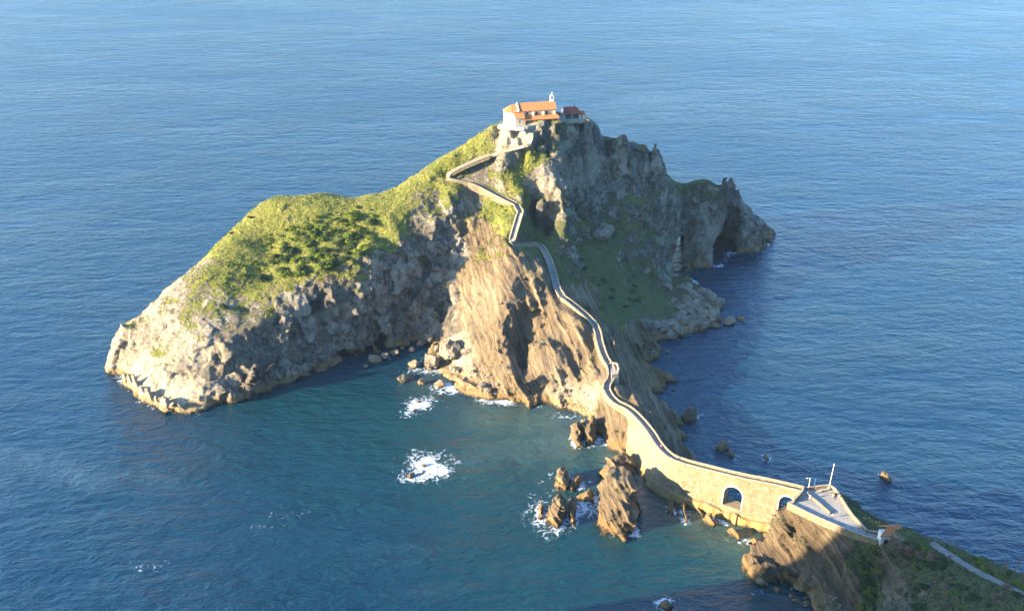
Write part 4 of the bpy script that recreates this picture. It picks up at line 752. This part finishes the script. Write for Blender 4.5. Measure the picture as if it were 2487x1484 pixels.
stack('reef', 'low dark wave-washed reef between the split stack and the biggest stack', 'reef', [(1398,1214),(1420,1220),(1444,1215),(1444,1204),(1420,1200),(1400,1203)], [(1410,1202,1.6),(1430,1204,1.6)], .35, .3)
stack('sea_rock', 'dark shark-fin rock in a ring of foam on the shaded side of the islet', 'rock', [(1660,1018),(1670,1026),(1692,1022),(1696,1010),(1682,1002),(1664,1006)], [(1676,992,5.2),(1684,1004,3)], .35, .4, None, 0)
stack('sea_rock', 'long yellow rock lying alone in the open water right of the flagpole', 'rock', [(2136,1154),(2145,1164),(2158,1172),(2164,1170),(2156,1158),(2143,1148)], [(2142,1150,1.5),(2150,1158,1.8),(2158,1167,1.4)], .35, .25, None, 0)
stack('sea_rock', 'small double rock breaking the water beyond the bridge', 'rock', [(1738,1092),(1750,1098),(1768,1090),(1766,1080),(1750,1078)], [(1746,1084,2),(1762,1078,2.6)], .35, .3, None, 0)
stack('sea_rock', 'narrow black rock just below the small double rock', 'rock', [(1764,1100),(1778,1112),(1784,1110),(1774,1098)], [(1770,1099,1.4)], .35, .25, None, 0)
stack('sea_rock', 'pair of tiny dark rocks awash farthest right beyond the bridge', 'rock', [(1852,1106),(1862,1122),(1868,1120),(1860,1104)], [(1857,1105,1.2),(1864,1117,1.0)], .35, .2, None, 0)
stack('sea_rock', 'half-drowned rock ringed by foam at the lower edge of the bay', 'rock', [(1600,1468),(1608,1482),(1624,1486),(1630,1472),(1616,1460)], [(1610,1462,1.9),(1620,1472,1.5)], .35, .3, None, 0)
for ft, tp, lb in (([(1622,1225),(1634,1250),(1640,1248),(1634,1222),(1626,1214)], [(1628,1210,2.2),(1635,1232,1.4)], 'left fin of low ribbed rocks at the foot of the bridge wall'), ([(1646,1222),(1660,1262),(1668,1276),(1672,1272),(1660,1235),(1652,1216)], [(1651,1216,2.4),(1660,1245,1.8)], 'long middle fin of low ribbed rocks at the foot of the bridge wall'), ([(1684,1236),(1700,1256),(1712,1262),(1712,1254),(1694,1234)], [(1690,1233,1.8),(1705,1252,1.2)], 'right fin of low ribbed rocks at the foot of the bridge wall'), ([(1762,1290),(1780,1308),(1800,1318),(1800,1306),(1780,1288)], [(1770,1284,3),(1788,1300,2.2)], 'ribbed rock clump under the larger arch'), ([(1700,1262),(1716,1276),(1736,1284),(1738,1272),(1716,1256)], [(1712,1262,2.8),(1728,1272,2.4)], 'jagged rock clump at the wall foot just left of the larger arch'), ([(1815,1318),(1830,1332),(1850,1334),(1846,1318),(1826,1308)], [(1828,1314,2.6),(1842,1322,2)], 'jagged rock clump at the wall foot between the arches and the layered cliff')):
    stack('shore_rock', lb, 'rock', ft, tp, .35, .3)

# ------------------------------------------------------------ boulders
def boulder_mesh(k):
    bm = bmesh.new(); bmesh.ops.create_icosphere(bm, subdivisions=4, radius=1); V = np.array([v.co[:] for v in bm.verts]); F = [[v.index for v in f.verts] for f in bm.faces]; bm.free()
    r = np.random.RandomState(100 + k); sc3 = np.array((1, r.uniform(.65, .95), r.uniform(.55, .85)))
    for _ in range(16):
        n = r.normal(size=3); n /= np.linalg.norm(n); d = r.uniform(.5, .85); t = V @ n; V = V - np.where(t > d, (t - d) * 1.0, 0)[:, None] * n
    V = V * 1.2 * (1 + .05 * fbm(V * 2.2 + 31 * k, 3) + .12 * facets(V * 2.2 + 11 * k))[:, None] * sc3
    n = len(V); return npmesh('boulder', V, np.array(F), [M['boulder']], False, {'veg': np.zeros(n), 'strat': np.zeros(n), 'pale': np.full(n, .35)})
M['boulder'] = terrain_mat('boulder_rock', tide=.5); BM = [boulder_mesh(k) for k in range(7)]
bi = 0
def boulder(u, v, wpx, label=None, group=None, hr=1.0, name='boulder', sink=.35, at=None, r=None, cat='boulder', rz=None):
    global bi; bi += 1
    g = G(u, v) if at is None else at; k = (g - EYE).length / CF; r = wpx * k / 2 if r is None else r
    o = link(bpy.data.objects.new(name, BM[bi % 7])); o.scale = (r, r, r * hr); o.location = (g.x, g.y, g.z + r * hr * (.6 - sink)); o.rotation_euler = (random.uniform(-.35, .35), random.uniform(-.35, .35), random.uniform(0, 6.3) if rz is None else rz)
    return tag(o, label, cat, group)
for u, v, w_, hr, lb in [(912,875,30,1.1,'big golden boulder in the dark water near the sea cave, left of its neighbour'), (936,868,28,1.0,'golden boulder leaning against the big one near the sea cave'), (888,891,15,.8,'small boulder awash left of the big golden boulder'), (957,858,28,.9,'shaded round boulder with a bright rim behind the golden ones'), (977,846,17,.7,'small flat boulder at the foot of the shaded cliff'),
    (1001,852,18,1.2,'upright small boulder at the foot of the shaded cliff'), (1022,838,24,1.0,'slab boulder leaning right under the shaded cliff'), (1003,889,30,1.0,'rounded golden boulder with a dark hollow in the shallows'), (1046,884,44,1.35,'tall split golden boulder at the edge of the beach'), (1092,862,66,1.35,'huge pale boulder standing on the beach in full sun'), (1130,858,30,1.0,'grey boulder in the shadow right of the huge pale one'),
    (1046,822,26,1.1,'angular boulder on top of the beach scree below the gully'), (980,924,36,.7,'low oval golden boulder alone in the bay'), (1025,932,24,1.2,'upright golden boulder with a hard shadow in the bay'), (1066,936,26,1.0,'golden boulder at the foamy edge of the beach'), (1106,902,30,.9,'golden boulder on the waterline below the huge pale one'), (1016,976,12,.8,'tiny boulder in the upper foam ring'), (1008,996,11,.8,'tiny boulder in the lower foam ring'), (1064,848,24,1.2,'rough boulder left of the huge pale one'), (996,1158,17,.9,'tiny brown rock at the left edge of the big foam patch in mid-bay'), (1031,1132,14,.8,'tiny pale rock in the middle of the big foam patch in mid-bay'), (1172,940,30,1.0,'rugged boulder where the brown slope meets the foam'), (1185,950,26,.9,'pitted golden boulder beside the foam under the ribs'),
    (1571,660,20,1.2,'pale upright boulder on the dark grassy slope'), (1634,674,28,.9,'large pale boulder below the sea arch'), (1626,704,16,1.8,'tall pale boulder standing in the grass above the shaded shore'), (1465,567,62,.75,'wide dark outcrop boulder on the shaded green slope'), (1612,640,14,1.2,'pale boulder on the rim above the sea arch beach'), (1636,735,20,1.2,'pale boulder at the lower edge of the shaded grass'),
    (1748,735,26,1.1,'dark brown boulder standing in the sea off the shaded boulder beach'), (1800,777,24,.6,'flat brown boulder farthest out on the shaded shore'), (1768,785,36,.8,'broad brown boulder at the end of the shaded boulder beach'), (1735,793,28,.8,'brown boulder awash beside the broad one'), (1722,725,34,1.0,'big grey boulder in the middle of the shaded boulder beach'), (1708,712,26,.9,'pale grey boulder above the big grey one'), (1700,752,34,.9,'light grey block low on the shaded boulder beach'), (1640,816,16,.9,'dark boulder in the water below the shaded shore'), (1620,855,12,1.2,'tiny dark rock in the sea off the ribbed headland'), (1638,946,14,.7,'dark rock off the tip of the ribbed shaded headland'), (1678,845,9,.5,'tiny black rock awash on the shaded side'), (1590,790,26,.8,'pale block at the foot of the shaded grey slope')]:
    boulder(u, v, w_, lb, 'boulders around the islet', hr)
def where(u, v, P2):
    a = (u - P2[:, 0].min()) / np.ptp(P2[:, 0]); b_ = (v - P2[:, 1].min()) / np.ptp(P2[:, 1]); return (('upper ', 'middle ', 'lower ')[min(2, int(b_ * 3))] + ('left', 'centre', 'right')[min(2, int(a * 3))]).replace('middle centre', 'very middle')
def scatter(poly, n, w0, w1, label, group, wat=False):
    P2 = np.array(poly); k = 0
    while k < n:
        u, v = random.uniform(P2[:, 0].min(), P2[:, 0].max()), random.uniform(P2[:, 1].min(), P2[:, 1].max())
        if polydist(np.array([[u, v]]), poly)[0] > 0: continue
        sz = random.random() ** 2.5; boulder(u, v, w0 + (w1 - w0) * sz, ('small ' if sz < .1 else 'middling ' if sz < .4 else 'large ') + label.replace('small ', '') + ', ' + where(u, v, P2), group, random.uniform(.7, 1.1), 'beach_boulder', .45); k += 1
scatter([(1060,815),(1085,812),(1080,850),(1130,880),(1160,870),(1190,900),(1240,960),(1180,962),(1120,925),(1060,885),(1040,860)], 95, 4, 14, 'rough tan boulder in the sunlit scree by the bay', 'boulders of the sunlit scree')
scatter([(1340,930),(1380,925),(1440,960),(1440,1005),(1390,1000),(1345,975)], 55, 3, 11, 'small pale boulder on the beach under the long retaining wall', 'boulders of the pale beach')
scatter([(1640,690),(1690,690),(1740,730),(1735,775),(1690,800),(1640,815),(1570,812),(1600,780),(1650,760),(1660,720),(1655,690)], 95, 10, 40, 'grey boulder heaped on the shaded beach', 'boulders of the shaded beach')
scatter([(1560,835),(1580,828),(1590,850),(1565,880)], 8, 6, 14, 'dark boulder between the two shaded headlands', 'boulders between the headlands')
scatter([(2000,1440),(2030,1450),(2084,1484),(2000,1484)], 35, 4, 11, 'pale grey boulder on the shaded cove beach under the layered cliff', 'boulders of the mainland cove')
scatter([(1830,1405),(1990,1430),(1960,1480),(1880,1440)], 20, 8, 24, 'black rock awash under the layered cliff', 'rocks awash under the cliff')

# ------------------------------------------------------------ plants
def leafmat(name, c1, c2, c3):
    b = NB(name); p = b.pos(); n = b.noise(p, 1.4, 4, .6); c = b.mix(b.ramp(n, .35, .65), c1, c2); c = b.mix(b.ramp(b.noise(p, 6, 2, .5), .55, .7, 0, .8), c, c3); b.b.inputs['Specular IOR Level'].default_value = .15; return b.out(c, .8)
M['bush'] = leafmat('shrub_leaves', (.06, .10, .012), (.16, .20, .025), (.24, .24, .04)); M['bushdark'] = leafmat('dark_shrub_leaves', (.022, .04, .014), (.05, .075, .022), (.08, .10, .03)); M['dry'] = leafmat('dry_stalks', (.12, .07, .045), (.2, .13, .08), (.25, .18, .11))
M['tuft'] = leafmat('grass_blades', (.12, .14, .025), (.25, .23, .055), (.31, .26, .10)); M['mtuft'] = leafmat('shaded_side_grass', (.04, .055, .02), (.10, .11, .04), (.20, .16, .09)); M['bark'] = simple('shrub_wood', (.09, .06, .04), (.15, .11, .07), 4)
def leafquads(C, D, size, r):
    """one small leaf clump (a bent quad) at every point of C facing D"""
    n = len(C); D = D + r.normal(size=(n, 3)) * .55; D /= np.linalg.norm(D, axis=1, keepdims=True); a = np.cross(D, r.normal(size=(n, 3))); a /= np.linalg.norm(a, axis=1, keepdims=True); b_ = np.cross(D, a); s_ = size * r.uniform(.6, 1.4, (n, 1)); a = a * s_; b_ = b_ * s_ * .75
    V = np.stack([C - a, C - b_ + D * s_ * .25, C + a, C + b_ + D * s_ * .25], 1).reshape(-1, 3); return V, np.arange(4 * n).reshape(n, 4)
def bush_mesh(k, mat, n=900):
    r = np.random.RandomState(40 + k); lob = [(r.uniform(-.7, .7), r.uniform(-.7, .7), r.uniform(.25, .75), r.uniform(.4, .72)) for _ in range(8)]; C = []; D = []
    for i in range(n):
        l = lob[i % 8]; d = r.normal(size=3); d[2] = abs(d[2]) * .9 - .15; d /= np.linalg.norm(d); rr = l[3] * (r.uniform(.75, 1.08)); C.append(np.array(l[:3]) + d * rr * (1, 1, .85)); D.append(d)
    C = np.array(C); D = np.array(D); C[:, 2] = np.maximum(C[:, 2], .02); V, Q = leafquads(C, D, .105, r); return npmesh('crown', V, Q, [mat], False)
def stem_mesh(k):
    r = np.random.RandomState(80 + k); mb = MB()
    for _ in range(5): a = r.uniform(0, 6.28); mb.tube((0, 0, -.25), (math.cos(a) * .5, math.sin(a) * .5, r.uniform(.45, .8)), .06, .02, 5)
    me = bpy.data.meshes.new('trunk'); me.from_pydata(mb.v, [], mb.f); me.materials.append(M['bark']); return me
BU = [bush_mesh(k, M['bush']) for k in range(4)]; BD = [bush_mesh(k + 9, M['bushdark']) for k in range(4)]; BR = [bush_mesh(k + 20, M['dry']) for k in range(4)]; ST = [stem_mesh(k) for k in range(3)]
nb_ = 0
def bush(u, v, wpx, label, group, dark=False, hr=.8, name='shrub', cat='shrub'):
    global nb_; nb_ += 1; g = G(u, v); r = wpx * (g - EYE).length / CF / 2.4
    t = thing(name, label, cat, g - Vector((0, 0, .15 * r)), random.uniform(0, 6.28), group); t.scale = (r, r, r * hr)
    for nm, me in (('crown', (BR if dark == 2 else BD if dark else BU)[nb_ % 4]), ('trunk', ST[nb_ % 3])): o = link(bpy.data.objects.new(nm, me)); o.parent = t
def bushes(poly, n, w0, w1, label, group, pd=0.0, hr=.8):
    k = 0; P2 = np.array(poly)
    while k < n:
        u, v = random.uniform(P2[:, 0].min(), P2[:, 0].max()), random.uniform(P2[:, 1].min(), P2[:, 1].max())
        if polydist(np.array([[u, v]]), poly)[0] > 0: continue
        wd = random.uniform(w0, w1); bush(u, v, wd, ('small ' if wd < w0 + (w1 - w0) / 3 else 'large ' if wd > w1 - (w1 - w0) / 3 else 'medium ') + label.replace('small ', '') + ', ' + where(u, v, P2), group, (2 if 'mainland slope' in group and random.random() < .4 else 1) if random.random() < pd else 0, hr); k += 1
bushes([(700,600),(760,560),(860,520),(910,540),(930,570),(880,620),(850,640),(740,675),(690,680),(640,665),(660,630)], 80, 16, 36, 'dense green shrub in the thicket on the headland', 'shrubs of the headland thicket', .45)
bushes([(640,600),(700,545),(800,500),(900,505),(940,540),(880,560),(760,570),(700,610)], 40, 9, 22, 'small bright green shrub on the crown of the headland', 'shrubs on the headland crown', .15)
bushes([(540,640),(620,560),(680,560),(640,640),(600,700),(540,720)], 22, 7, 15, 'small yellowish shrub on the sunlit headland slope', 'shrubs on the headland slope', .1)
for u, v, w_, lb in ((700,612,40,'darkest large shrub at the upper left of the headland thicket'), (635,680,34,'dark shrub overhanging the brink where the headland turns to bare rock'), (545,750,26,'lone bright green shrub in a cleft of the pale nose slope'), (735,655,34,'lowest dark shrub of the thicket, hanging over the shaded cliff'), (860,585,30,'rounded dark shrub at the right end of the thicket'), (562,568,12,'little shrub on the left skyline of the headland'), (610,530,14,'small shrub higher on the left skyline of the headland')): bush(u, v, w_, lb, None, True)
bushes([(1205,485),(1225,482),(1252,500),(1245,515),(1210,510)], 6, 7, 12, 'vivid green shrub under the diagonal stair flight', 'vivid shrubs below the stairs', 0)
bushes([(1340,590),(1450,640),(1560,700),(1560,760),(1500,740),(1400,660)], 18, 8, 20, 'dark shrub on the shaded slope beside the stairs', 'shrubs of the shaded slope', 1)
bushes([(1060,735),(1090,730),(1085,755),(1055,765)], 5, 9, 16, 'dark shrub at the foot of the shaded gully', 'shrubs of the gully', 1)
bushes([(2085,1318),(2135,1325),(2140,1345),(2120,1400),(2125,1484),(2095,1484),(2090,1380)], 28, 12, 26, 'green shrub of the strip running down the mainland gully', 'shrubs of the mainland gully', .7)
bushes([(2180,1310),(2260,1335),(2330,1400),(2487,1430),(2487,1484),(2220,1484),(2150,1400)], 70, 12, 34, 'scrubby shrub on the mainland slope in shade', 'shrubs of the mainland slope', .92, .6)
bushes([(2325,1335),(2400,1370),(2487,1405),(2487,1430),(2400,1395)], 18, 12, 24, 'green shrub on the seaward verge of the footpath', 'shrubs of the path verge', .3, .6)
def tufts(name, V, Q, att, n, size, mat, seed, label, cat, thr=.5, pk=.9):
    r = np.random.RandomState(seed); c = V[Q].mean(1); N = np.cross(V[Q[:, 2]] - V[Q[:, 0]], V[Q[:, 3]] - V[Q[:, 1]]); N /= np.linalg.norm(N, axis=1, keepdims=True) + 1e-9; a = paintat(c, att)
    w_ = (a[:, 0] + np.minimum(0, a[:, 2]) * pk + .35 * vn(c / 3.5) + (N[:, 2] - .6) * .6 > thr) & (c[:, 2] > 3); ix = np.where(w_)[0]; ix = r.choice(ix, min(n, len(ix)), replace=False); C = c[ix] + r.normal(size=(len(ix), 3)) * .2
    V2, Q2 = leafquads(C + N[ix] * size * .3, N[ix] * .5 + (0, 0, .6), size, r); o = link(bpy.data.objects.new(name, npmesh(name, V2, Q2, [mat], False))); tag(o, label, cat, kind='stuff')
tufts('grass', IV, IQ, PA, 60000, .26, M['tuft'], 3, 'yellow-green rough grass covering the islet', 'grass')
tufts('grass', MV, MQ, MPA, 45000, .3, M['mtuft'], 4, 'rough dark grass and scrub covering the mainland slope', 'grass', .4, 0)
def stalk(u, v, z, hgt, label):
    p = G(u, v); t = thing('dry_stalk', label, 'plant', p, 0, 'dry stalks on the mainland brow'); r = np.random.RandomState(int(u)); MB().tube((0, 0, -.3), (.15 * hgt, 0, hgt), .05, .03, 5).build('stem', M['dry'], t)
    C = np.c_[r.normal(size=(260, 2)) * .22, r.uniform(.35, 1.05, 260) * hgt]; C[:, 0] += C[:, 2] * .15; V, Q = leafquads(C, r.normal(size=(260, 3)), .09, r); o = link(bpy.data.objects.new('seed_head', npmesh('seed_head', V, Q, [M['dry']], False))); o.parent = t
for u, v, hgt, lb in ((2452,1412,8,'tallest brown dry stalk against the sea at the right edge'), (2428,1402,5.5,'shorter dark dry stalk left of the tallest one'), (2385,1440,3.5,'brown dry stalk beside the end of the footpath'), (2475,1420,4,'brown dry stalk at the very right edge'), (2300,1365,2.5,'dry stalk against the footpath middle')): stalk(u, v, 0, hgt, lb)

# ------------------------------------------------------------ people
def person(u, v, z, rz, top, leg, pose, label, hair=(.05, .03, .02)):
    m = [NB('clothing_' + str(k)) for k in range(2)]; mt = m[0].out(top, .9); ml = m[1].out(leg, .9)
    if 'skin' not in M: M['skin'] = NB('skin').out((.45, .27, .18), .7); M['hair'] = NB('hair').out(hair, .8)
    p = P(u, v, z) if z is not None else tuple(G(u, v)); t = thing('person', label, 'person', p, rz)
    J = {'pel': (0, 0, .95), 'spi': (0, 0, 1.2), 'che': (0, .01, 1.4), 'nec': (0, .0, 1.52), 'hea': (0, -.02, 1.66), 'top': (0, -.01, 1.76)}; E = [('pel', 'spi'), ('spi', 'che'), ('che', 'nec'), ('nec', 'hea'), ('hea', 'top')]; rad = {'pel': .15, 'spi': .13, 'che': .16, 'nec': .055, 'hea': .1, 'top': .06}
    for s_, n in ((-1, 'l'), (1, 'r')):
        st = .22 * s_ * pose; J.update({'h' + n: (.1 * s_, 0, .9), 'k' + n: (.11 * s_, -.05 + st * .6, .5), 'a' + n: (.11 * s_, st, .07), 'f' + n: (.12 * s_, st - .18, .04), 's' + n: (.2 * s_, 0, 1.42), 'e' + n: (.27 * s_, .03 - st * .5, 1.14), 'w' + n: (.26 * s_, -.1 - st * .7, .9), 'd' + n: (.26 * s_, -.13 - st * .7, .8)})
        E += [('pel', 'h' + n), ('h' + n, 'k' + n), ('k' + n, 'a' + n), ('a' + n, 'f' + n), ('che', 's' + n), ('s' + n, 'e' + n), ('e' + n, 'w' + n), ('w' + n, 'd' + n)]; rad.update({'h' + n: .1, 'k' + n: .065, 'a' + n: .045, 'f' + n: .04, 's' + n: .065, 'e' + n: .045, 'w' + n: .033, 'd' + n: .035})
    ks = list(J); me = bpy.data.meshes.new('body'); me.from_pydata([J[k] for k in ks], [(ks.index(a), ks.index(b_)) for a, b_ in E], []); o = link(bpy.data.objects.new('body', me)); sk = o.modifiers.new('skin', 'SKIN'); o.modifiers.new('sub', 'SUBSURF').levels = 1
    for k, sv in zip(ks, me.skin_vertices[0].data): sv.radius = (rad[k], rad[k]); sv.use_root = k == 'pel'
    dg = bpy.context.evaluated_depsgraph_get(); m2 = bpy.data.meshes.new_from_object(o.evaluated_get(dg)); bpy.data.objects.remove(o); o = link(bpy.data.objects.new('body', m2)); o.parent = t
    for q in (M['skin'], mt, ml): m2.materials.append(q)
    for f in m2.polygons: c = f.center; f.material_index = 0 if c.z > 1.5 or (abs(c.x) > .2 and c.z < .9) else 1 if c.z > .95 else 2; f.use_smooth = True
    bm = bmesh.new(); bmesh.ops.create_uvsphere(bm, u_segments=10, v_segments=7, radius=.115)
    for v_ in bm.verts: v_.co = (v_.co.x, v_.co.y + .03, v_.co.z * .8 + 1.72)
    h = bpy.data.meshes.new('hair'); bm.to_mesh(h); bm.free(); h.materials.append(M['hair']); o2 = link(bpy.data.objects.new('hair', h)); o2.parent = t
person(2021, 1258, 18.7, 2.6, (.35, .33, .36), (.02, .03, .06), 1, 'person in a grey top and dark trousers walking across the middle of the plaza')
person(1961, 1203, 18.7, 1.0, (.18, .45, .65), (.08, .1, .15), .3, 'person in a light blue top standing at the bridge end of the plaza')
person(1966, 1212, 18.7, -1.0, (.7, .7, .7), (.5, .52, .55), .5, 'person in white clothes just below the one in light blue')
person(2034, 1206, 18.7, .5, (.06, .06, .08), (.25, .2, .16), .2, 'person in a dark top by the seaward parapet of the plaza')
person(2037, 1212, 18.7, -.6, (.4, .28, .24), (.3, .24, .2), .2, 'person in a brownish top leaning near the seaward parapet')
boulder(2024, 1204, 15, 'white decorative rock on the plaza beside the seaward parapet', None, .9, 'white_rock', .3, Vector(P(2024, 1204, 18.7)))
bpy.data.objects[-1] if False else None
def on_path(u, v): return min(stairs, key=lambda q: abs(proj((q[0], q[1], q[2]))[0] - u) + abs(proj((q[0], q[1], q[2]))[1] - v))
for u, v, a, tc, lc, lb in ((1478,890,.3,(.1,.1,.12),(.05,.05,.08),'person in dark clothes on the lower stairs beside the walled landing'), (1604,1082,2.8,(.5,.18,.2),(.06,.07,.12),'person in a reddish top on the bridge approach'), (1640,1112,2.9,(.08,.09,.12),(.04,.04,.06),'person in dark clothes where the bridge straightens'), (1360,720,.2,(.12,.12,.14),(.06,.06,.08),'person in dark clothes at the bend of the shaded stair section')):
    q = on_path(u, v); pu, pv = proj(q); person(0, 0, None, a, tc, lc, 1, lb) if False else None
    def place(q=q):
        o0 = set(bpy.data.objects); person(u, v, q[2], a, tc, lc, 1, lb); t = [o for o in bpy.data.objects if o not in o0 and o.parent is None and o.type == 'EMPTY'][0]; t.location = (q[0], q[1], q[2] + .05)
    place()
person(1217, 305, 78.8, 0, (.1, .09, .1), (.08, .08, .1), .2, 'tiny person in dark clothes at the left end of the chapel terrace')

# ------------------------------------------------------------ air
if True:
    hz = MB().box(-9500, 9500, -3500, 16500, -12, 420).build('haze', None or M['white']); hz.data.materials.clear(); tag(hz, kind='stuff')
    m = bpy.data.materials.new('air'); m.use_nodes = True; t = m.node_tree; t.nodes.clear(); o = t.nodes.new('ShaderNodeOutputMaterial'); pv = t.nodes.new('ShaderNodeVolumePrincipled')
    pv.inputs['Color'].default_value = (.5, .75, 1, 1); pv.inputs['Density'].default_value = .00003; pv.inputs['Anisotropy'].default_value = 0; t.links.new(pv.outputs[0], o.inputs['Volume']); hz.data.materials.append(m)

seamesh()
